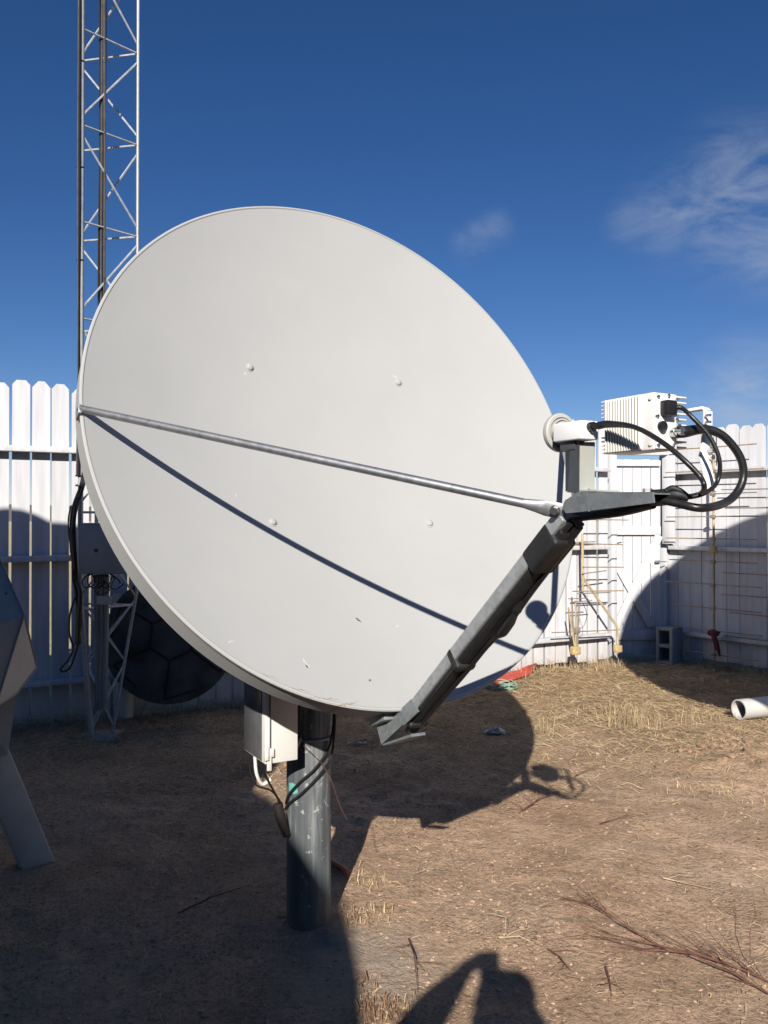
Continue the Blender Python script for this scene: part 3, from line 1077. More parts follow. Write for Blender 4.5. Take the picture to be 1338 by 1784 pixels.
# three looping cables
wpt = ce + AH * .03 + ZZ * .007
DE = wpt.y
c1 = [wpt - AH * .004, wpt + AH * .03, plane_u(1105, 744, -.030), plane_u(1150, 768, -.030), plane_u(1190, 800, -.022), plane_u(1219, 830, -.004), plane_u(1227, 848, .0), at(1220, 860, 1.66), at(1198, 865, 1.665), at(1165, 864, 1.68), at(1135, 867, 1.70)]
MB().tube(c1, [.0085, .0080] + [.0052] * 9, 12, 8).build('cable', M['black'], sd_root)
DP = pl.y
c2 = [pl + AH * .008 + UH * .012, pl + AH * .016 + UH * .022, at(1205, 726, DP - .02), at(1235, 759, DP - .03), at(1253, 800, DP - .035), at(1250, 838, DP - .03), at(1228, 859, 1.655), at(1195, 867, 1.665), at(1160, 866, 1.68), at(1135, 866, 1.70)]
MB().tube(c2, .0046, 12, 8).build('cable', M['black'], sd_root)
DQ = nc.y
c3 = [nc + AH * .012, nc + AH * .022 + UH * .012, at(1228, 748, DQ - .0), at(1262, 761, DQ - .0), at(1291, 800, DQ), at(1293, 840, DQ - .0), at(1270, 872, DQ - .02), at(1225, 885, 1.64), at(1180, 877, 1.66), at(1140, 868, 1.69)]
MB().tube(c3, [.0125, .0125, .0100] + [.0085] * 7, 12, 8).build('cable', M['black'], sd_root)
# taped bundle at the arm's end
mb = MB()
mb.tube([at(1136, 867, 1.705), at(1150, 866, 1.69), at(1166, 862, 1.675), at(1182, 862, 1.665), at(1200, 868, 1.66)], [.017, .0165, .013, .011, .007], 12, 4)
mb.tube([at(1160, 856, 1.67), at(1172, 851, 1.665), at(1186, 856, 1.66), at(1200, 864, 1.66)], [.006, .007, .006, .003], 10, 4)
mb.build('tape_bundle', M['tape'], sd_root)
mb = MB()
mb.tube([at(1139, 878, 1.72), at(1080, 890, 1.80), at(1010, 897, 1.885)], .006, 8, 4)
mb.tube([at(1139, 880, 1.715), at(1080, 894, 1.80), at(1000, 905, 1.89), at(975, 925, 1.92)], .008, 8, 4)
mb.build('cable', M['black'], sd_root)

# equipment box strapped to the mast
eb0 = V((-.40, 2.80, 0))
EN = V((.487, -.873, 0)).normalized()
EU = V((.873, .487, 0)).normalized()
zb, zt = .672, 1.04
ebc = eb0 + EU * .060 - EN * .105 + ZZ * ((zb + zt) / 2)
eb = MB().box(ebc, (.205, .12, zt - zb), (EN, EU, ZZ), .004).build('equipment_box', M['cream'], sd_root)
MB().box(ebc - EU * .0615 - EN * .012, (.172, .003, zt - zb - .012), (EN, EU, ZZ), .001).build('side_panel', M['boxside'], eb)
mb = MB()
mb.box(eb0 + EN * .004 + ZZ * (zb + .04) + EU * .012, (.010, .034, .03), (EN, EU, ZZ), .002)
mb.box(eb0 + EN * .010 + ZZ * (zb + .04) + EU * .0, (.012, .014, .044), (EN, EU, ZZ), .002)
mb.box(eb0 + EN * .004 + ZZ * (zb + .005) + EU * .012, (.008, .016, .05), (EN, EU, ZZ), .002)
mb.build('latch', M['cream'], eb)
MB().box(eb0 + EN * .002 + ZZ * ((zb + zt) / 2 + .02) + EU * .0165, (.004, .004, zt - zb - .06), (EN, EU, ZZ), .001).build('door_seam', M['boxside'], eb)
mb = MB()
mb.tube([V((MX, MY, .705)) + V((math.cos(a), math.sin(a), 0)) * (MR + .004) for a in [i * math.pi / 12 for i in range(25)]], .006, 8)
mb.bar(eb0 + EU * .12 - EN * .03 + ZZ * .70, V((MX - .02, MY - MR - .004, .715)), .005, .02)
mb.build('strap', M['galv_dark'], eb)


def mastpt(px, py, off=.012):           # a point just off the pole's near face
    r = ray(px, py)
    o = V((0, 0, H))
    a = r.x ** 2 + r.y ** 2
    b = 2 * (r.x * (o.x - MX) + r.y * (o.y - MY))
    c_ = (o.x - MX) ** 2 + (o.y - MY) ** 2 - (MR + off) ** 2
    D = b * b - 4 * a * c_
    if D < 0:
        t = -b / (2 * a)
    else:
        t = (-b - math.sqrt(D)) / (2 * a)
    return o + r * t


hc = [
    ([mastpt(582, 1236, .01), mastpt(580, 1270), mastpt(572, 1305), mastpt(548, 1340), mastpt(520, 1365), mastpt(503, 1385), at(498, 1400, 3.02)], .0045),
    ([mastpt(584, 1236, .02), mastpt(583, 1275, .02), mastpt(576, 1320), mastpt(555, 1352), mastpt(525, 1383), mastpt(503, 1400), at(497, 1410, 3.02)], .0045),
    ([at(433, 1318, 2.93), at(436, 1345, 2.93), at(447, 1368, 2.93), at(470, 1376, 2.96), at(482, 1388, 2.97), at(487, 1402, 2.98)], .0035),
    ([at(444, 1318, 2.90), at(447, 1348, 2.90), at(457, 1366, 2.92), at(472, 1358, 2.93)], .006),
    ([at(455, 1322, 2.88), at(462, 1350, 2.90), at(478, 1380, 2.95), at(490, 1400, 2.99)], .004),
]
for i, (pts, r) in enumerate(hc):
    MB().tube(pts, r, 8, 6).build('cable', M['cream'] if i == 3 else M['black'], sd_root)
MB().tube([at(484, 1400, 2.985), at(489, 1425, 2.985), at(500, 1455, 3.0)], [.018, .018, .014], 14, 4).build('conduit', M['shadepipe'], sd_root)
MB().tube([mastpt(500, 1268, .02), mastpt(530, 1300, .02), mastpt(560, 1330, .02), at(578, 1362, 2.96), at(590, 1398, 2.96), at(604, 1428, 2.96)], .0018, 6, 5).build('twine', M['rustpipe'], sd_root)

# ------------------------------------------------------------------ lattice tower
tw_d = 5.82
tower = thing('lattice_tower', (at(168, 1258, 5.7).x, 5.75, 0), 'slender galvanised lattice tower with cables, rising behind the dish', 'tower')


def leg_xy(px, d):
    return V(((px - CX) / F_PX * d, d, 0))


LA, LBk, LR = leg_xy(140, 5.62), leg_xy(142, 6.02), leg_xy(238.5, 5.93)
cen = (LA + LBk + LR) / 3
ZTAP = .98
FOOT = V((at(172, 1250, 5.8).x, 5.8, 0))


def legpos(p, z):
    if z >= ZTAP:
        return V((p.x, p.y, z))
    k = .36 + .64 * z / ZTAP
    return V((FOOT.x + (p.x - cen.x) * k + (cen.x - FOOT.x) * z / ZTAP, FOOT.y + (p.y - cen.y) * k + (cen.y - FOOT.y) * z / ZTAP, z))


for p, r in ((LA, .0175), (LBk, .0125), (LR, .0115)):
    MB().tube([legpos(p, 0), legpos(p, ZTAP - .02), legpos(p, ZTAP), V((p.x, p.y, 8.6))], r, 10).build('leg', M['tower'], tower)
zr = [4.85 - .66 * k for k in range(-5, 7)]
flip = 0
for z in zr:
    for a, b in ((LA, LR), (LBk, LR), (LA, LBk)):
        MB().tube([legpos(a, z), legpos(b, z)], .0075, 6).build('brace', M['brace'], tower)
for i in range(len(zr) - 1):
    z1, z0 = zr[i], zr[i + 1]
    for j, (a, b) in enumerate(((LA, LR), (LBk, LR), (LA, LBk))):
        if (i + j) % 2 == 0:
            pr = (legpos(a, z1 - .06), legpos(b, z0 + .06))
        else:
            pr = (legpos(b, z1 - .06), legpos(a, z0 + .06))
        MB().tube(pr, .0075, 6).build('brace', M['brace'], tower)
for zz0, zz1 in ((.05, .48), (.5, .93)):
    for a, b in ((LA, LR), (LBk, LR)):
        MB().tube([legpos(a, zz0), legpos(b, zz1)], .007, 6).build('brace', M['brace'], tower)
        MB().tube([legpos(b, zz0), legpos(a, zz1)], .007, 6).build('brace', M['brace'], tower)
# black cables down the tower
rr = random.Random(9)
for k in range(6):
    pts = []
    for i in range(10):
        z = 8.4 - i * .72
        px = 176 + (k % 3 - 1) * 4.2 + rr.uniform(-1.2, 1.2)
        pts.append(leg_xy(px, 5.74 + .016 * (k // 3)) + ZZ * z)
    MB().tube(pts, .0085, 6, 3).build('cable', M['black'] if k % 3 == 0 else M['cablebrown'], tower)
for k in range(2):
    pts = [leg_xy(134.5 + k * 1.6 + rr.uniform(-.8, .8), 5.59) + ZZ * (8.4 - i * .6) for i in range(12)]
    MB().tube(pts, .008, 6, 3).build('cable', M['black'] if k else M['cablebrown'], tower)
trunk = [(148, 820), (140, 850), (131, 885), (127, 920), (128, 960), (131, 1000), (136, 1030), (137, 1080), (136, 1120)]
for k in range(5):
    pts = [at(x + rr.uniform(-4, 4), y + rr.uniform(-3, 3), 5.52 + rr.uniform(-.03, .03)) for x, y in trunk]
    MB().tube(pts, .011 + .004 * (k % 2), 8, 4).build('cable', M['black'], tower)
loop = [(124, 880), (119, 905), (121, 940), (126, 960)]
MB().tube([at(x, y, 5.5) for x, y in loop], .005, 6, 5).build('cable', M['black'], tower)
loop = [(131, 1040), (122, 1070), (121, 1105), (128, 1130), (118, 1150), (106, 1165), (110, 1170), (122, 1163), (131, 1140), (136, 1122)]
MB().tube([at(x, y, 5.5) for x, y in loop], .007, 6, 5).build('cable', M['black'], tower)
for k in range(5):
    c = at(152 + k * 12 + rr.uniform(-4, 4), 1016 + rr.uniform(-6, 10), 5.46)
    pts = [c + V((.05 * math.cos(a), .03 * math.sin(a * 1.3), .05 * math.sin(a))) * rr.uniform(.6, 1.1) for a in [rr.uniform(-.2, .2) + i * .9 for i in range(8)]]
    MB().tube(pts, .0045, 6, 4).build('cable', M['black'], tower)
for y in (828, 845, 450, 287, 100):
    c = leg_xy(140, 5.62)
    z = H + (905 - y) / F_PX * 5.6
    MB().tube([V((c.x + .024 * math.cos(a) - .008, c.y + .026 * math.sin(a), z + .006 * math.sin(a))) for a in [i * math.pi / 6 for i in range(13)]], .004, 6).build('cable_tie', M['black'], tower)
# box on the tower
b0, b1 = at(139, 1000, 5.42), at(139, 911, 5.42)
bw = .46
bx = MB().box(V((b0.x + bw / 2, 5.50, (b0.z + b1.z) / 2)), (bw, .17, b1.z - b0.z), None, .006).build('junction_box', M['greybox'], tower)
MB().box(V((b0.x + bw / 2 + .012, 5.4125, (b0.z + b1.z) / 2 - .004)), (bw - .05, .006, b1.z - b0.z - .018), None, .002).build('lid', M['greybox'], bx)
c = at(167, 959, 5.405)
MB().tube([c, c + V((0, .01, 0))], .012, 14).build('lock', M['blackplastic'], bx)
MB().box(at(182, 1046, 5.46), (.10, .01, .055), None, .002).build('plate', M['greenish'], tower)
for k in range(3):
    MB().tube([at(168 + k * 9, 1003, 5.5), at(169 + k * 8, 1080, 5.6), at(170 + k * 6, 1235, 5.75)], .018, 10, 4).build('conduit', M['greybox'], tower)
MB().box((FOOT.x, FOOT.y, -.06), (.30, .30, .12), None, .015).build('footing', M['block'], tower)

# ------------------------------------------------------------------ old dark dish leaning on the fence
oc = at(298, 1112, 6.12)
on = V((.34, -.90, .22)).normalized()
ox = V((.935, .353, 0)).normalized()
oy = on.cross(ox)
od = thing('old_dish', (oc.x, oc.y, 0), 'charcoal ribbed dish leaning against the fence in the shade of the big dish', 'satellite dish')
mb = MB()
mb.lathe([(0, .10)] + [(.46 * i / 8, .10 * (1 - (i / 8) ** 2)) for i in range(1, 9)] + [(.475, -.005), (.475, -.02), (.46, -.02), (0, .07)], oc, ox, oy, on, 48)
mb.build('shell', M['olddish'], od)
rb = MB()
hexs = []
for ring, r, off in ((1, .17, .4), (2, .44, .4)):
    for k in range(6):
        hexs.append((ring, k, V((r * math.cos(off + k * math.pi / 3), r * math.sin(off + k * math.pi / 3)))))


def od_pt(p):
    h = .10 * (1 - (p.length / .46) ** 2) + .004
    return oc + ox * p.x + oy * p.y + on * h


for k in range(6):
    a, b, c = hexs[k][2], hexs[(k + 1) % 6][2], hexs[6 + k][2]
    rb.tube([od_pt(a + (b - a) * t) for t in (0, .5, 1)], .008, 6)
    rb.tube([od_pt(a + (c - a) * t) for t in (0, .33, .66, 1)], .008, 6)
    m2 = (hexs[6 + k][2] + hexs[6 + (k + 1) % 6][2]) / 2
    rb.tube([od_pt(hexs[6 + k][2]), od_pt(m2 * 1.1)], .007, 6)
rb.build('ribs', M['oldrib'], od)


# ------------------------------------------------------------------ left-hand antenna: faceted housing and leg at the picture's edge
la = thing('large_antenna', ground_at(60, 1500), 'grey faceted antenna housing on a slanted leg at the left edge', 'antenna')
hous = MB().hull([at(-60, 838, 3.75), at(42, 1072, 3.40), at(64, 1162, 3.62), at(29, 1208, 3.46), at(-8, 1232, 3.30), at(-240, 900, 3.6), at(-260, 1230, 3.3), at(-40, 1010, 4.05), at(10, 1190, 4.0), at(-200, 1100, 4.1), at(-140, 1140, 3.2)])
hous.build('housing', M['leftgrey'], la, smooth=False)
trim = MB()
HP = [at(-60, 838, 3.75), at(42, 1072, 3.40), at(64, 1162, 3.62), at(29, 1208, 3.46), at(-8, 1232, 3.30)]
for a, b in ((0, 1), (1, 2), (2, 3), (3, 4), (1, 4)):
    trim.tube([HP[a], HP[b]], .0045, 6)
for a, b in ((1, 4), (2, 3), (0, 1)):
    for t in (.15, .38, .62, .85):
        p_ = HP[a].lerp(HP[b], t)
        trim.tube([p_ + V((-.03, -.012, .0)), p_ + V((-.03, .02, 0))], .006, 8)
trim.build('edge_trim', M['greybox'], la)
MB().hull([at(29, 1209, 3.47), at(14, 1314, 3.46), at(-30, 1330, 3.44), at(-40, 1240, 3.40), at(25, 1209, 3.60), at(10, 1314, 3.6), at(-40, 1240, 3.6), at(-30, 1330, 3.6)]).build('gusset', M['leftgrey'], la, smooth=False)
ft, tp = ground_at(62, 1502), at(-24, 1296, 3.52)
lg = MB().bar(ft + (ft - tp) * .05, tp + (tp - ft) * .35, .13, .10, V((.62, -.78, 0)), .006)
lg.build('leg', M['leftgrey'], la)
ft2 = V((-2.9, 3.2, 0))
MB().bar(ft2, V((-2.3, 3.3, 1.1)), .12, .12, V((0, -1, 0)), .006).build('leg', M['leftgrey'], la)
# its reflector, turned to the sun
lc = V((-3.02, 1.6, 1.80))
ln = V((-.12, -.95, .30)).normalized()
lx = V((.993, -.12, 0)).normalized()
ly = ln.cross(lx)
mb = MB()
RR = 1.90
rings = []
nseg = 144
for r, h in ((0, -.42), (.3, -.37), (.6, -.25), (.85, -.10), (1.0, 0), (1.0, -.03), (.85, -.13), (.6, -.28), (.3, -.40), (0, -.45)):
    rings.append([mb.bm.verts.new(lc + (lx * math.cos(2 * math.pi * k / nseg) + ly * math.sin(2 * math.pi * k / nseg)) * (r * RR * (1 + (.018 * abs(math.sin(k * math.pi / 4)) if r == 1 else 0))) + ln * h) for k in range(nseg)])
for a, b in zip(rings, rings[1:]):
    for k in range(nseg):
        mb.bm.faces.new((a[k], a[(k + 1) % nseg], b[(k + 1) % nseg], b[k]))
mb.build('reflector', M['leftgrey'], la, doubles=True)
MB().tube([lc - ln * .4, V((-2.3, 3.4, 1.35))], .12, 16).build('hub', M['leftgrey'], la)


def yard_dish(loc, R, nrm, label, poleR=.1):
    root = thing('satellite_dish', (loc.x, loc.y + .25, 0), label, 'satellite dish')
    nrm = nrm.normalized()
    x = nrm.cross(ZZ).normalized()
    y = x.cross(nrm)
    mb = MB()
    pr = [(R * i / 10, -.16 * R * (1 - (i / 10) ** 2)) for i in range(11)] + [(R * 1.01, -.01), (R * 1.01, -.05), (R * .98, -.05)] + [(R * .98 * i / 10, -.16 * R * (1 - (i / 10) ** 2) - .04) for i in range(9, -1, -1)]
    mb.lathe(pr, loc, x, y, nrm, 72)
    mb.build('reflector', M['dish'], root)
    MB().tube([V((loc.x, loc.y + .25, -.2)), V((loc.x, loc.y + .25, loc.z - .1))], poleR, 24).build('mast', M['mast'], root)
    f = loc + nrm * (R * 1.05)
    MB().tube([f, f + nrm * .16], .06, 16).build('feed_horn', M['cap'], root)
    for k in range(3):
        a = math.pi / 2 + k * 2 * math.pi / 3
        MB().tube([loc + (x * math.cos(a) + y * math.sin(a)) * R * .99, f + nrm * .05], .018, 8).build('strut', M['tube'], root)
    MB().bar(loc - nrm * (.16 * R + .02), V((loc.x, loc.y + .25, loc.z - .25)), .2, .2).build('mount_bracket', M['galv_dark'], root)
    return root


yard_dish(V((2.929, 3.0, 3.02)), 1.17, V((-.10, -.90, .42)), 'pale dish outside the frame whose round shadow crosses the right fence')
yard_dish(V((-2.35, -2.5, 2.07)), 1.76, V((-.10, -.90, .42)), 'pale dish behind the camera whose shadow darkens the left foreground')


# added unseen building behind the photographer, blocks sky light to deepen the shade
M['stucco'] = simple('tan_stucco', (.24, .20, .16), .9, 0, .12, 3, .4, 60)
M['roofing'] = simple('grey_roofing', (.12, .12, .12), .9, 0, .2, 4)
M['glass'] = simple('dark_window_glass', (.02, .025, .03), .08)
sb = thing('sky_blocking_building', (0, -9.5, 0), 'added low tan building with a flat roof, unseen behind the photographer, blocking sky light', 'building')
MB().box((0, -9.5, 1.95), (18, 5, 3.9)).build('wall', M['stucco'], sb)
MB().box((0, -9.5, 4.0), (18.6, 5.6, .2), None, .02).build('roof', M['roofing'], sb)
for x in (-6, -2.5, 4.5):
    w_ = MB().box((x, -6.99, 1.7), (1.4, .06, 1.2), None, .008).build('window', M['white'], sb)
    MB().box((x, -6.95, 1.7), (1.24, .03, 1.04)).build('pane', M['glass'], w_)
d_ = MB().box((1.2, -6.98, 1.05), (.95, .07, 2.1), None, .008).build('door', M['greybox'], sb)
MB().tube([V((1.55, -6.90, 1.0)), V((1.43, -6.90, 1.0))], .012, 8).build('handle', M['steel'], d_)


# ------------------------------------------------------------------ rod antennas against the fences
def fence_pt(P0, d, nrm, px, off):
    k = (px - CX) / F_PX
    s = (k * P0.y - P0.x) / (d.x - k * d.y)
    return P0 + d * s + nrm * off


def zpix(P, py):
    return H - (py - 905) / F_PX * P.y


def rod_antenna(px, ys, half, ytop, ybot, label, boom_m, seed, off=.16, group='rod antennas leaning on the fence', lenvar=.1, extra=None):
    rr = random.Random(seed)
    P = fence_pt(R0, RD, RN, px, off)
    root = thing('rod_antenna', (P.x, P.y, 0), label, 'antenna', group)
    MB().tube([V((P.x, P.y, zpix(P, ybot))), V((P.x, P.y, zpix(P, ytop)))], .0125, 10).build('boom', boom_m, root)
    for y in ys:
        z = zpix(P, y)
        h1 = half * (1 + rr.uniform(-lenvar, lenvar))
        h2 = half * (1 + rr.uniform(-lenvar, lenvar))
        a = V((P.x, P.y, z)) - RD * h1 + RN * .016 + ZZ * rr.uniform(-.008, .008)
        b = V((P.x, P.y, z)) + RD * h2 + RN * .016 + ZZ * rr.uniform(-.008, .008)
        MB().tube([a, (a + b) / 2 + ZZ * rr.uniform(-.004, .004), b], .0058, 6, 3).build('rod', M['brass'] if rr.random() < .6 else M['rodgrey'], root)
        MB().box(V((P.x, P.y, z)) + RN * .014, (.05, .03, .035), (RD, RN, ZZ), .004).build('clamp', M['rodgrey'], root)
    return root, P


ra, P = rod_antenna(1258, (778, 820, 861, 900, 939, 979, 1019, 1059, 1098, 1139), .50, 768, 1150, 'tall tan rod antenna against the right fence with a red rag tied on it', M['yellowwood'], 4)
MB().box(V((P.x, P.y, zpix(P, 957))) + RN * .012, (.075, .045, .07), (RD, RN, ZZ), .006).build('clamp_block', M['ochre'], ra)
c = V((P.x, P.y, 0)) + RN * .02
lp = [c + RD * a + ZZ * zpix(P, y) for a, y in ((-.01, 830), (-.012, 770), (-.004, 752), (.02, 748), (.042, 756), (.046, 790), (.044, 812))]
MB().tube(lp, .0045, 8, 5).build('loop', M['blackplastic'], ra)
rod_antenna(1372, (850, 884, 1003, 1044, 1076, 1120), .58, 800, 1150, 'dull rod antenna at the right border, only its rod ends in view', M['rodgrey'], 6, off=.09)
# red rag tied to the tall antenna
mb = MB()
c = V((P.x, P.y, zpix(P, 1100))) + RN * .035
rr = random.Random(4)
for k in range(7):
    e = c + RD * rr.uniform(-.05, .10) + ZZ * rr.uniform(-.04, .01) if k < 4 else c + RD * rr.uniform(.02, .09) - ZZ * rr.uniform(.18, .28)
    m_ = (c + e) / 2 + RN * rr.uniform(.0, .03) + RD * rr.uniform(-.02, .03)
    mb.tube([c + RD * rr.uniform(-.02, .02), m_, e], [.026, .022 + rr.uniform(0, .01), .008], 8, 4)
rag = mb.build('rag', M['redrag'])
tag(rag, 'dark red rag knotted round the tall rod antenna', 'rag')


# antennas on the left of the gate
def lf(px, py, off):
    P = fence_pt(L0, LD, LN, px, off)
    return V((P.x, P.y, zpix(P, py)))


ga = thing('rod_antenna', lf(974, 1158, .22), 'yellow rod antenna with a bent strut, left of the gate', 'antenna', 'rod antennas leaning on the fence')
ga.location.z = 0
o = .20
MB().tube([lf(991, 930, o), lf(992, 1000, o), lf(992, 1028, o)], .013, 10).build('boom', M['yellowwood'], ga)
MB().tube([lf(993, 1008, o), lf(1020, 1050, o + .02), lf(1047, 1092, o + .03), lf(1048, 1125, o + .03)], .012, 10).build('strut', M['yellowwood'], ga)
MB().box(lf(1048, 1130, o + .03), (.085, .05, .07), (LD, LN, ZZ), .008).build('foot_block', M['ochre'], ga)
rr = random.Random(12)
for a, b, m_ in (((996, 905), (1068, 906), 'brass'), ((992, 947), (1058, 949), 'brass'), ((990, 988), (1060, 988), 'brass'), ((986, 1000), (1030, 994), 'rodgrey'), ((972, 1030), (1060, 1029), 'brass'),
                 ((980, 1034), (1036, 1032), 'rodgrey'), ((936, 1102), (1052, 1097), 'brass')):
    MB().tube([lf(a[0], a[1], o + .02), lf(b[0], b[1], o + .02)], .0060, 6).build('rod', M[m_], ga)
gb = thing('rod_antenna', lf(974, 1160, .30), 'bundle of upright tan rods with a split ochre foot, beside the dish rim', 'antenna', 'rod antennas leaning on the fence')
gb.location.z = 0
for k, (xa, xb) in enumerate(((968, 972), (973, 974), (978, 976), (958, 971))):
    MB().tube([lf(xa, 1040 + k * 6, .24 + .012 * k), lf(xb, 1128, .24 + .006 * k)], .0085, 8).build('rod', M['yellowwood' if k % 2 else 'rodgrey'], gb)
MB().box(lf(974, 1133, .24), (.10, .06, .08), (LD, LN, ZZ), .012).build('foot_block', M['ochre'], gb)
MB().box(lf(975, 1098, .25), (.06, .05, .06), (LD, LN, ZZ), .006).build('clamp', M['rodgrey'], gb)
MB().tube([lf(982, 1050, .28), lf(988, 1070, .29), lf(984, 1090, .28), lf(978, 1095, .27)], .003, 6, 5).build('wire', M['black'], gb)
for a, b in (((960, 1043), (992, 1042)), ((966, 1049), (1000, 1046))):
    MB().tube([lf(a[0], a[1], .26), lf(b[0], b[1], .26)], .005, 6).build('rod', M['rodgrey'], gb)
# loose sticks lying on the middle rail
for k in range(7):
    y = 941 + (k % 4) * 2.2
    z_ = 1.215 + .026 + .012 * (k % 3)
    a = lf(994 + rr.uniform(-3, 3), 945, .03 + .012 * (k % 3))
    b = lf(1024 + rr.uniform(-8, 12), 945, .04 + .012 * ((k + 1) % 3))
    a.z = z_
    b.z = z_ + rr.uniform(0, .012)
    s = MB().tube([a, (a + b) / 2 + ZZ * .003, b], .0055, 6).build('copper_rod', M['brass'])
    tag(s, 'short copper rod in the pile on the fence rail left of the gate', 'rod', 'copper rods piled on the fence rail')

# ------------------------------------------------------------------ things lying about
p = fence_pt(R0, RD, RN, 1186, .22)
blk = MB()
for k in range(2):
    pass
cb = V((p.x, p.y, .19 + gz(p.x, p.y)))
ax = (RD, RN, ZZ)
for sx_ in (-1, 1):
    blk.box(cb + RD * .08 * sx_, (.035, .19, .39), ax, .004)
for k in (-1, 0, 1):
    blk.box(cb + ZZ * k * .177, (.125, .188, .034), ax, .004)
blk = blk.build('cinder_block', M['block'])
tag(blk, 'grey hollow concrete block standing on end by the gate post', 'block')

# white plastic pipe at the right border
pa = ground_at(1287, 1256)
pa.z = gz(pa.x, pa.y) + .085
pd = V((.93, .36, 0)).normalized()
mb = MB()
n_ = 28
px_ = pd.cross(ZZ).normalized()
mb.lathe([(.066, 0), (.075, 0), (.075, 1.5), (.066, 1.5), (.066, 0)], pa, px_, ZZ, pd, n_)
pv = mb.build('plastic_pipe', M['pvc'])
tag(pv, 'white plastic pipe lying on the dirt at the right border', 'pipe')

# red tarp strip and green twine behind the dish
mb = MB()
rr = random.Random(21)
pts = [ground_at(x, y) for x, y in ((812, 1204), (838, 1194), (866, 1188), (894, 1181), (918, 1176), (936, 1170))]
rings = []
for i, p_ in enumerate(pts):
    w_ = (.05, .10, .13, .11, .08, .03)[i]
    row = []
    for j in range(7):
        t = (j - 3) / 3
        q_ = p_ + V((-.15, 1, 0)) * t * w_ * 1.1
        z = gz(q_.x, q_.y) + .012 + .05 * (1 - abs(t)) * rr.uniform(.6, 1.3) + rr.uniform(0, .02)
        row.append(mb.bm.verts.new((q_.x, q_.y, z)))
    rings.append(row)
for a, b in zip(rings, rings[1:]):
    for j in range(6):
        mb.bm.faces.new((a[j], a[j + 1], b[j + 1], b[j]))
rt = mb.build('tarp_strip', M['redtarp'], ang=20)
sm = rt.modifiers.new('thickness', 'SOLIDIFY')
sm.thickness = .004
tag(rt, 'crumpled red plastic strip lying on the straw behind the dish', 'plastic strip')
mb = MB()
rr = random.Random(31)
gc = ground_at(868, 1196)
for k in range(9):
    R_ = rr.uniform(.07, .17)
    ph = rr.uniform(0, 6)
    pts = []
    for i in range(15):
        a = ph + i * .55
        q_ = gc + V((R_ * 1.15 * math.cos(a) + rr.uniform(-.02, .02), R_ * .95 * math.sin(a) + rr.uniform(-.03, .03), 0))
        q_.z = gz(q_.x, q_.y) + .008 + .006 * k * rr.uniform(.4, 1.2)
        pts.append(q_)
    mb.tube(pts, .0045, 6, 3)
tw = mb.build('twine_coil', M['green'])
tag(tw, 'loose coil of pale green twine on the ground below the dish edge', 'twine')


def crumple(name, px, py, size, mat, label, cat, seed):
    rr = random.Random(seed)
    c = ground_at(px, py)
    mb = MB()
    n = 9
    gr = []
    for j in range(n):
        row = []
        for i in range(n):
            x = (i / (n - 1) - .5) * size[0]
            y = (j / (n - 1) - .5) * size[1]
            e = max(abs(i - 4), abs(j - 4)) / 4
            q_ = c + V((x + rr.uniform(-.15, .15) * size[0] / 4, y + rr.uniform(-.15, .15) * size[1] / 4, 0))
            q_.z = gz(q_.x, q_.y) + .01 + size[2] * (1 - e * .8) * rr.uniform(.1, 1)
            row.append(mb.bm.verts.new(q_))
        gr.append(row)
    for j in range(n - 1):
        for i in range(n - 1):
            mb.bm.faces.new((gr[j][i], gr[j][i + 1], gr[j + 1][i + 1], gr[j + 1][i]))
    o = mb.build(name, mat, ang=15)
    s_ = o.modifiers.new('thickness', 'SOLIDIFY')
    s_.thickness = .0015
    tag(o, label, cat)
    return o


crumple('plastic_bag', 862, 1271, (.15, .10, .05), M['bag'], 'crumpled grey plastic bag in the shadow of the dish', 'plastic bag', 5)
crumple('plastic_wrapper', 622, 1291, (.13, .035, .02), M['bag'], 'thin pale wrapper on shaded ground left of the boom bracket', 'wrapper', 6)
pts = [ground_at(x, y) + ZZ * .02 for x, y in ((570, 1508), (585, 1514), (598, 1522), (606, 1528))]
hz = MB().tube(pts, .013, 10, 4).build('orange_hose', M['orange'])
tag(hz, 'short end of orange hose poking out behind the pole', 'hose')
# upright white pipe by the fence
for px, d_ in ((215, 6.30),):
    c = at(px, 1250, d_)
    wp = MB().tube([V((c.x, c.y, 0)), V((c.x, c.y, .95))], .075, 20).build('white_pipe', M['pvc'])
    tag(wp, 'upright white pipe against the fence beside the tower', 'pipe')


# ------------------------------------------------------------------ dead branch on the right
def branch(name, pts, r0, nside, seed, label, spread=.25, mat='twig', lift=.01):
    r0 *= .62
    rr = random.Random(seed)
    mb = MB()
    main = [V((p_.x, p_.y, gz(p_.x, p_.y) + lift + (.04 * rr.random() if 0 < i < len(pts) - 1 else 0))) for i, p_ in enumerate(pts)]
    n = len(main)
    mb.tube(main, [r0 * (1 - .8 * i / (n - 1)) for i in range(n)], 7)
    cm = catmull(main, 6)
    for k in range(nside):
        i = rr.randrange(1, len(cm) - 3)
        t = (cm[i + 1] - cm[i - 1]).normalized()
        sd_ = t.cross(ZZ) * rr.choice((-1, 1))
        L = rr.uniform(.10, .36) * (1 if nside > 5 else .4)
        p_ = cm[i].copy()
        q_ = [p_.copy()]
        dirv = (t * rr.uniform(.7, 1.1) + sd_ * rr.uniform(.1, spread * 2) + ZZ * rr.uniform(0, .35)).normalized()
        for j in range(4):
            p_ = p_ + dirv * L / 4
            dirv = (dirv + V((rr.uniform(-.4, .4), rr.uniform(-.4, .4), rr.uniform(-.3, .12)))).normalized()
            p_.z = max(p_.z, gz(p_.x, p_.y) + .004)
            q_.append(p_.copy())
        r = r0 * .55 * (1 - .55 * i / len(cm))
        mb.tube(q_, [r, r * .8, r * .65, r * .45, r * .25], 5)
    o = mb.build(name, M[mat])
    tag(o, label, 'branch' if mat == 'twig' else 'stick')
    return o


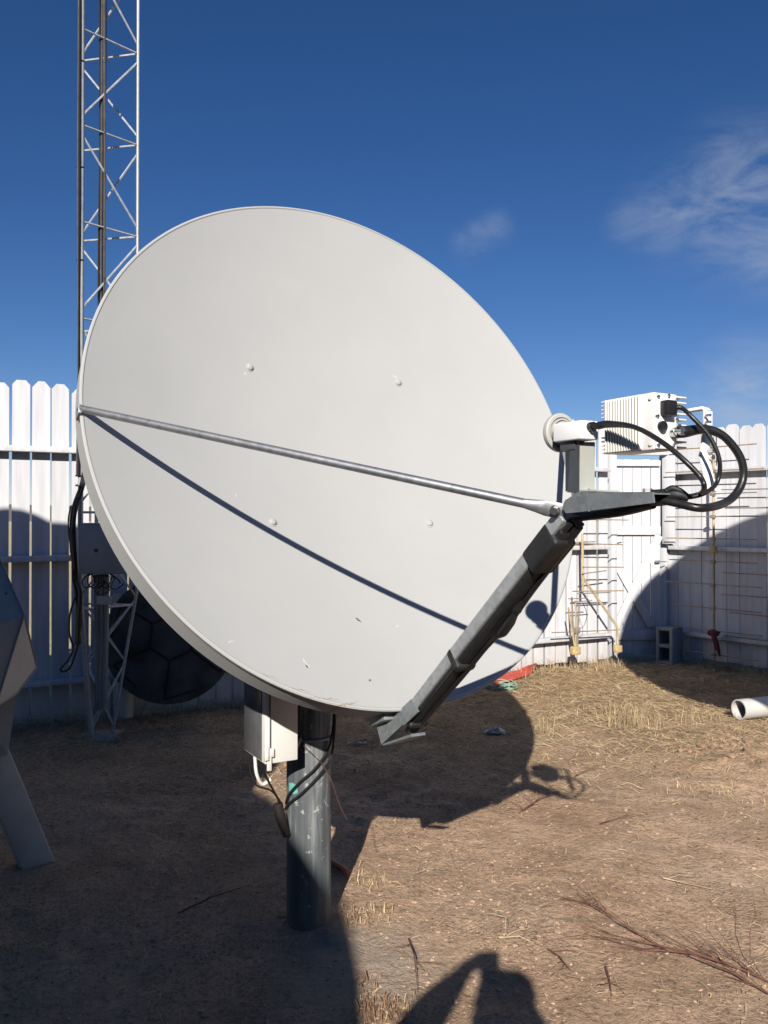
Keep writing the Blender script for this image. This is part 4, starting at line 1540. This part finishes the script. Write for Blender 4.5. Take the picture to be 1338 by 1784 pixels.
branch('dead_branch', [ground_at(x, y) for x, y in ((1350, 1716), (1290, 1690), (1220, 1670), (1150, 1655), (1080, 1625), (1040, 1602), (1008, 1580))], .0058, 30, 3, 'long dark brown dead branch with many twigs at lower right')
branch('dead_branch', [ground_at(x, y) for x, y in ((1350, 1735), (1280, 1702), (1200, 1680), (1120, 1660), (1020, 1640))], .0050, 18, 8, 'second dead branch, tangled below the longest branch at lower right')
for pts, r, sd_, mat, lab in (
        (((905, 1424), (940, 1404), (975, 1386)), .007, 1, 'twig', 'dark stick lying near the tip of the dish shadow'),
        (((1045, 1446), (1090, 1440), (1130, 1430)), .004, 2, 'twig', 'thin reddish twig on bare dirt in the middle right'),
        (((1155, 1540), (1200, 1548), (1248, 1554)), .005, 3, 'palestick', 'bleached straight stick on dirt at right'),
        (((870, 1640), (905, 1646), (930, 1650)), .006, 4, 'palestick', 'pale stick lying above the photographer\'s shadow'),
        (((310, 1594), (370, 1570), (435, 1548)), .007, 5, 'twig', 'long dark stick in shade left of the pole'),
        (((712, 1642), (722, 1690), (728, 1735)), .006, 6, 'twig', 'dark upright-lying twig left of the photographer\'s shadow'),
        (((955, 1660), (975, 1680), (995, 1700)), .006, 7, 'twig', 'broken dark twig right of the photographer\'s shadow'),
        (((880, 1608), (881, 1622), (880, 1638)), .006, 8, 'palestick', 'stubby pale stick with a fork above the photographer\'s shadow'),
        (((1055, 1690), (1062, 1715), (1066, 1740)), .006, 9, 'twig', 'short dark twig standing below the dead branches'),
        (((1000, 1355), (1030, 1345), (1060, 1330)), .004, 10, 'twig', 'slim twig on the dirt below the dry grass'),
        (((720, 1530), (745, 1520), (780, 1516)), .003, 11, 'palestick', 'thin pale straw stick right of the pole foot'),
        (((130, 1330), (180, 1326), (240, 1330)), .006, 12, 'palestick', 'pale stick in shade in front of the tower')):
    branch('stick', [ground_at(x, y) for x, y in pts], r, 3, sd_ + 40, lab, mat=mat, spread=.6)

# clods of turned soil (countable lumps) at the right
rr = random.Random(77)
for k in range(70):
    c = ground_at(rr.gauss(1275, 55), rr.gauss(1312, 16))
    r = rr.uniform(.008, .030)
    o = MB().rock(V((c.x, c.y, gz(c.x, c.y) + r * .25)), r, k, .6, 1).build('dirt_clod', M['clod'], ang=28)
    tag(o, 'lump of reddish soil in the turned-over heap at right', 'clod', 'soil lumps in the heap at right')
for k, (px, py, r) in enumerate(((1040, 1311, .03), (700, 1758, .02), (1295, 1500, .022), (1277, 1540, .025), (968, 1757, .017), (1090, 1420, .02), (1098, 1455, .025), (1190, 1420, .02), (1120, 1560, .018))):
    c = ground_at(px, py)
    r *= .62
    o = MB().rock(V((c.x, c.y, gz(c.x, c.y) + r * .15)), r, 300 + k, .5, 1).build('stone', M['pebble'], ang=28)
    tag(o, ('brown clod below the dry grass tuft', 'small grey stone left of the photographer\'s shadow', 'flat stone at the right edge of the bare dirt', 'pale stone below the right edge straw', 'white pebble right of the photographer\'s shadow',
            'small stone in the gravelly patch, upper one', 'small stone in the gravelly patch, middle one', 'stone near the dark gravel patch at right', 'pebble above the dead branches')[k], 'stone')


# ------------------------------------------------------------------ straw, dry grass, pebbles: stuff
def blades(name, spots, mat, label, cat, seed, flat=True):
    rr = random.Random(seed)
    verts, faces = [], []
    for x, y, L, w in spots:
        a = rr.uniform(0, math.pi * 2)
        z = gz(x, y)
        d = V((math.cos(a), math.sin(a), 0))
        s_ = V((-d.y, d.x, 0))
        if flat:
            rise = rr.uniform(0, .25)
            p0 = V((x, y, z + .003))
            p1 = p0 + d * L * .5 + ZZ * (L * .22 * rr.uniform(0, 1) + .003) + s_ * L * rr.uniform(-.1, .1)
            p2 = p0 + d * L + ZZ * (L * rise * rr.uniform(-.1, 1) + .003)
            for p_ in (p1, p2):
                p_.z = max(p_.z, gz(p_.x, p_.y) + .003)
        else:
            p0 = V((x, y, z - .003))
            lean = rr.uniform(.15, .9)
            p1 = p0 + d * L * .4 * lean + ZZ * L * .55
            p2 = p0 + d * L * .95 * lean + ZZ * L * rr.uniform(.6, .95)
        b = len(verts)
        tw_ = (s_ + ZZ * rr.uniform(-.9, .9)).normalized()
        verts += [p0 - tw_ * w, p0 + tw_ * w, p1 - tw_ * w * .8, p1 + tw_ * w * .8, p2]
        faces += [(b, b + 1, b + 3, b + 2), (b + 2, b + 3, b + 4)]
    me = bpy.data.meshes.new(name)
    me.from_pydata([tuple(v) for v in verts], [], faces)
    me.materials.append(mat)
    o = bpy.data.objects.new(name, me)
    COL.objects.link(o)
    tag(o, label, cat, kind='stuff')
    return o


def inside(x, y):
    # on the yard side of the fences
    if (V((x, y, 0)) - L0).dot(LN) < .03 and x < 2.42:
        return False
    if (V((x, y, 0)) - R0).dot(RN) < .03:
        return False
    if y > 8.85:
        return False
    return True


rr = random.Random(55)
spots = []
while len(spots) < 42000:
    y = 1.9 + 7.2 * rr.random() ** .8
    x = rr.uniform(-.55 * y - .3, .55 * y + .3)
    if not inside(x, y):
        continue
    dens = max(.08 + .92 * max(0, min(1, (y - 4.2) / 2.2)), .5 * max(0, min(1, (-.25 - x) / .5)))
    cl = mnoise.noise(V((x * 1.3, y * 1.3, 9))) * .5 + .5
    cl2 = mnoise.noise(V((x * 4, y * 4, 19))) * .5 + .5
    if rr.random() > dens * (.25 + 1.1 * cl * cl2 * 1.6):
        continue
    nearf = min(1, y / 5)
    spots.append((x, y, rr.uniform(.03, .13) * (1.15 if y > 4.5 else .6), rr.uniform(.0008, .002) * (.35 + .65 * nearf)))
blades('straw', spots, M['straw'], 'loose straw litter scattered over the dirt', 'straw', 1)
spots = []


def tuft(px, py, n, rad, L):
    c = ground_at(px, py)
    for _ in range(n):
        a = rr.uniform(0, 6.28)
        r = rad * rr.random() ** .7
        spots.append((c.x + r * math.cos(a) * 1.4, c.y + r * math.sin(a), L * rr.uniform(.45, 1.15), rr.uniform(.001, .002)))


for px, py, n_, rad, L in ((1105, 1262, 240, .15, .22), (1060, 1240, 110, .18, .12), (945, 1268, 60, .06, .16), (1220, 1255, 90, .2, .10), (1010, 1160, 120, .2, .14), (690, 1765, 60, .10, .04), (540, 1612, 80, .07, .05),
                          (650, 1540, 70, .10, .04), (1290, 1720, 30, .15, .03), (900, 1175, 100, .2, .10), (1050, 1165, 110, .16, .12), (640, 1600, 60, .08, .04), (1215, 1388, 50, .14, .05), (1320, 1390, 60, .16, .05)):
    tuft(px, py, n_, rad, L)
for _ in range(2200):                      # along the foot of the fences
    s_ = rr.uniform(-1.5, LLEN)
    p_ = L0 + LD * s_ + LN * abs(rr.gauss(.06, .09))
    spots.append((p_.x, p_.y, rr.uniform(.05, .17), .0015))
for _ in range(900):
    p_ = R0 + RD * rr.uniform(0, 2.4) + RN * abs(rr.gauss(.05, .08))
    spots.append((p_.x, p_.y, rr.uniform(.04, .13), .0015))
blades('dry_grass', spots, M['straw'], 'dry yellow grass tufts rising from the dirt and along the fence foot', 'grass', 2, flat=False)

spots = []
rr = random.Random(61)
for cx_, cy_, n_, rad in ((668, 1768, 130, .08), (640, 1720, 25, .06), (625, 1610, 22, .06)):
    c = ground_at(cx_, cy_)
    for _ in range(n_):
        a = rr.uniform(0, 6.28)
        r = rad * rr.random() ** .6
        spots.append((c.x + r * math.cos(a), c.y + r * math.sin(a), rr.uniform(.018, .045), rr.uniform(.0015, .0035)))
blades('dead_leaves', spots, M['leaf'], 'withered brown weed leaves at the bottom left of the lit dirt', 'dead leaves', 7, flat=False)
mb_v, mb_f = [], []
rr = random.Random(99)
ico = bmesh.new()
bmesh.ops.create_icosphere(ico, subdivisions=1, radius=1)
iv = [v.co.copy() for v in ico.verts]
fi = [[v.index for v in f.verts] for f in ico.faces]
ico.free()
cnt = 0
while cnt < 15000:
    y = 1.9 + 5.5 * rr.random() ** 1.2
    x = rr.uniform(-.5 * y - .2, .5 * y + .2)
    cl = mnoise.noise(V((x * 1.1, y * 1.1, 29))) * .5 + .5
    if rr.random() > cl * cl * 1.9 or not inside(x, y):
        continue
    r = .0018 + .0075 * rr.random() ** 5 + (.005 if rr.random() < .006 else 0)
    z = gz(x, y) + r * .12
    sx_, sy_, sz_ = rr.uniform(.8, 1.5), rr.uniform(.7, 1.2), rr.uniform(.3, .6)
    a = rr.uniform(0, 3.1)
    b = len(mb_v)
    for p_ in iv:
        k = r * rr.uniform(.82, 1.15)
        px_, py_ = p_.x * sx_ * k, p_.y * sy_ * k
        mb_v.append((x + px_ * math.cos(a) - py_ * math.sin(a), y + px_ * math.sin(a) + py_ * math.cos(a), z + p_.z * sz_ * k))
    mb_f += [[b + i for i in f] for f in fi]
    cnt += 1
me = bpy.data.meshes.new('gravel')
me.from_pydata(mb_v, [], mb_f)
me.materials.append(M['pebble'])
gv = bpy.data.objects.new('gravel', me)
COL.objects.link(gv)
tag(gv, 'small pebbles strewn over the bare dirt', 'gravel', kind='stuff')

# ------------------------------------------------------------------ far hills, seen only through the gaps
hm = MB()
mh, nt, b, tc, geo = base_mat('far_hills')
b.inputs['Base Color'].default_value = (.16, .14, .11, 1)
b.inputs['Roughness'].default_value = 1
rings = []
for k in range(97):
    a = RAD(20) + RAD(140) * k / 96
    h = 10 + 9 * (mnoise.noise(V((k * .13, 2, 1))) + .6)
    x, y = math.cos(a), math.sin(a)
    rings.append([hm.bm.verts.new((x * R_, y * R_, z)) for R_, z in ((700, -1), (820, h * .7), (950, h), (1200, -1))])
for a, b_ in zip(rings, rings[1:]):
    for j in range(3):
        hm.bm.faces.new((a[j], a[j + 1], b_[j + 1], b_[j]))
hl = hm.build('hills', mh, ang=180)
tag(hl, 'low brown hills on the horizon behind the fence', 'hills', kind='structure')

# ------------------------------------------------------------------ the photographer, whose shadow falls into the picture
pm, nt, b, tc, geo = base_mat('clothes_and_skin')
sx = nt.n('ShaderNodeSeparateXYZ')
nt.l(geo, 'Position', sx, 0)
tr = nt.math('LESS_THAN', (sx, 'Z'), .93)
hd = nt.math('GREATER_THAN', (sx, 'Z'), 1.44)
hn = nt.math('GREATER_THAN', (sx, 'Y'), -.16)
sk = nt.math('MAXIMUM', nt.math('MULTIPLY', hd, nt.math('LESS_THAN', nt.math('ABSOLUTE', nt.math('ADD', (sx, 'X'), .02)), .11)), hn)
c_ = nt.mix(tr, (.06, .065, .075), (.03, .045, .09))
c_ = nt.mix(sk, c_, (.46, .28, .20))
nt.t.links.new(c_[0].outputs[c_[1]], b.inputs['Base Color'])
b.inputs['Roughness'].default_value = .7
person = thing('person', (-.02, -.50, 0), 'person in a dark jacket holding up a phone, casting the shadow at the bottom', 'person')
PV, PE, PRd = [], [], []


def pvert(x, y, z, r, r2=None):
    PV.append((x + .02, y + .50, z))
    PRd.append((r, r2 or r))
    return len(PV) - 1


def chain(start, pts):
    p_ = start
    for q_ in pts:
        i = pvert(*q_)
        PE.append((p_, i))
        p_ = i
    return p_


X0, Y0 = -.02, -.50
pel = pvert(X0, Y0, .95, .135, .105)
chest = chain(pel, [(X0, Y0, 1.08, .13, .10), (X0, Y0, 1.22, .18, .12), (X0, Y0 + .01, 1.36, .175, .11)])
neck = chain(chest, [(X0, Y0 + .02, 1.45, .06), (X0, Y0 + .035, 1.50, .055)])
head = chain(neck, [(X0, Y0 + .055, 1.56, .075, .085), (X0, Y0 + .05, 1.62, .078, .092), (X0, Y0 + .04, 1.665, .055, .065)])
for s_ in (-1, 1):
    chain(pel, [(X0 + .095 * s_, Y0, .86, .088), (X0 + .11 * s_, Y0 + .02, .50, .062), (X0 + .115 * s_, Y0 + .0, .30, .058), (X0 + .12 * s_, Y0 - .01, .09, .042), (X0 + .125 * s_, Y0 + .07, .04, .042), (X0 + .13 * s_, Y0 + .15, .03, .035)])
arms = {-1: [(-.19, Y0 + .01, 1.37, .062), (-.28, Y0 + .16, 1.33, .080), (-.31, Y0 + .26, 1.36, .076), (-.18, -.12, 1.462, .064), (-.085, -.055, 1.535, .027, .022)],
        1: [(.16, Y0 + .01, 1.37, .062), (.21, Y0 + .12, 1.27, .062), (.20, Y0 + .20, 1.27, .058), (.12, -.15, 1.40, .048), (.080, -.065, 1.485, .027, .022)]}
for s_ in (-1, 1):
    w_ = chain(chest, arms[s_])
    wx, wy, wz = arms[s_][-1][:3]
    gz0 = .045 if s_ < 0 else .03
    palm = chain(w_, [(wx - s_ * .022, wy + .028, wz + .004 * -s_, .024, .014)])
    for k in range(4):
        zo = (k - 1.5) * .016
        L = (.9, 1.0, .95, .75)[k]
        bx, by, bz = wx - s_ * .034, wy + .045, wz + zo
        chain(palm, [(bx, by, bz, .009), (bx - s_ * .020 * L, by + .006, bz + .003, .0085), (bx - s_ * .038 * L, by + .000, bz + .004, .0075), (bx - s_ * .048 * L, by - .010, bz + .003, .006)])
    chain(palm, [(wx - s_ * .02, wy + .012, wz + .024, .010), (wx - s_ * .036, wy + .020, wz + .036, .009), (wx - s_ * .052, wy + .026, wz + .040, .0075)])
me = bpy.data.meshes.new('body')
me.from_pydata(PV, PE, [])
body = bpy.data.objects.new('body', me)
COL.objects.link(body)
body.parent = person
me.materials.append(pm)
skm = body.modifiers.new('skin', 'SKIN')
sv = me.skin_vertices[0].data if me.skin_vertices else None
if sv is None:
    bm = bmesh.new()
    bm.from_mesh(me)
    bm.verts.layers.skin.verify()
    bm.to_mesh(me)
    bm.free()
    sv = me.skin_vertices[0].data
for i, (a, b_) in enumerate(PRd):
    sv[i].radius = (a, b_)
    sv[i].use_root = (i == 0)
skm.use_smooth_shade = True
ss = body.modifiers.new('smooth', 'SUBSURF')
ss.levels = 1
ss.render_levels = 1
hr = MB()
hr.rock(V((X0, Y0 + .025, 1.655)), .088, 4, .75, 3)
M['hair'] = simple('dark_hair', (.03, .02, .015), .7)
hr.build('hair', M['hair'], person)
MB().rock(V((X0, Y0 + .15, 1.585)), .014, 4, 1.2, 2).build('nose', pm, person)
for s_ in (-1, 1):
    MB().rock(V((X0 + .078 * s_, Y0 + .045, 1.59)), .018, 4, 1.6, 2).build('ear', pm, person)
    MB().rock(V((X0 + .03 * s_, Y0 + .135, 1.608)), .009, 2, .8, 2).build('eye', M['phone'], person)
MB().rock(V((X0, Y0 + .132, 1.553)), .018, 2, .35, 2).build('mouth', M['redrag'], person)
ph = MB().box((0, -.016, 1.510), (.067, .0075, .138), None, .003).build('mobile_phone', M['phone'])
tag(ph, 'black mobile phone held up in both hands by the photographer', 'phone')
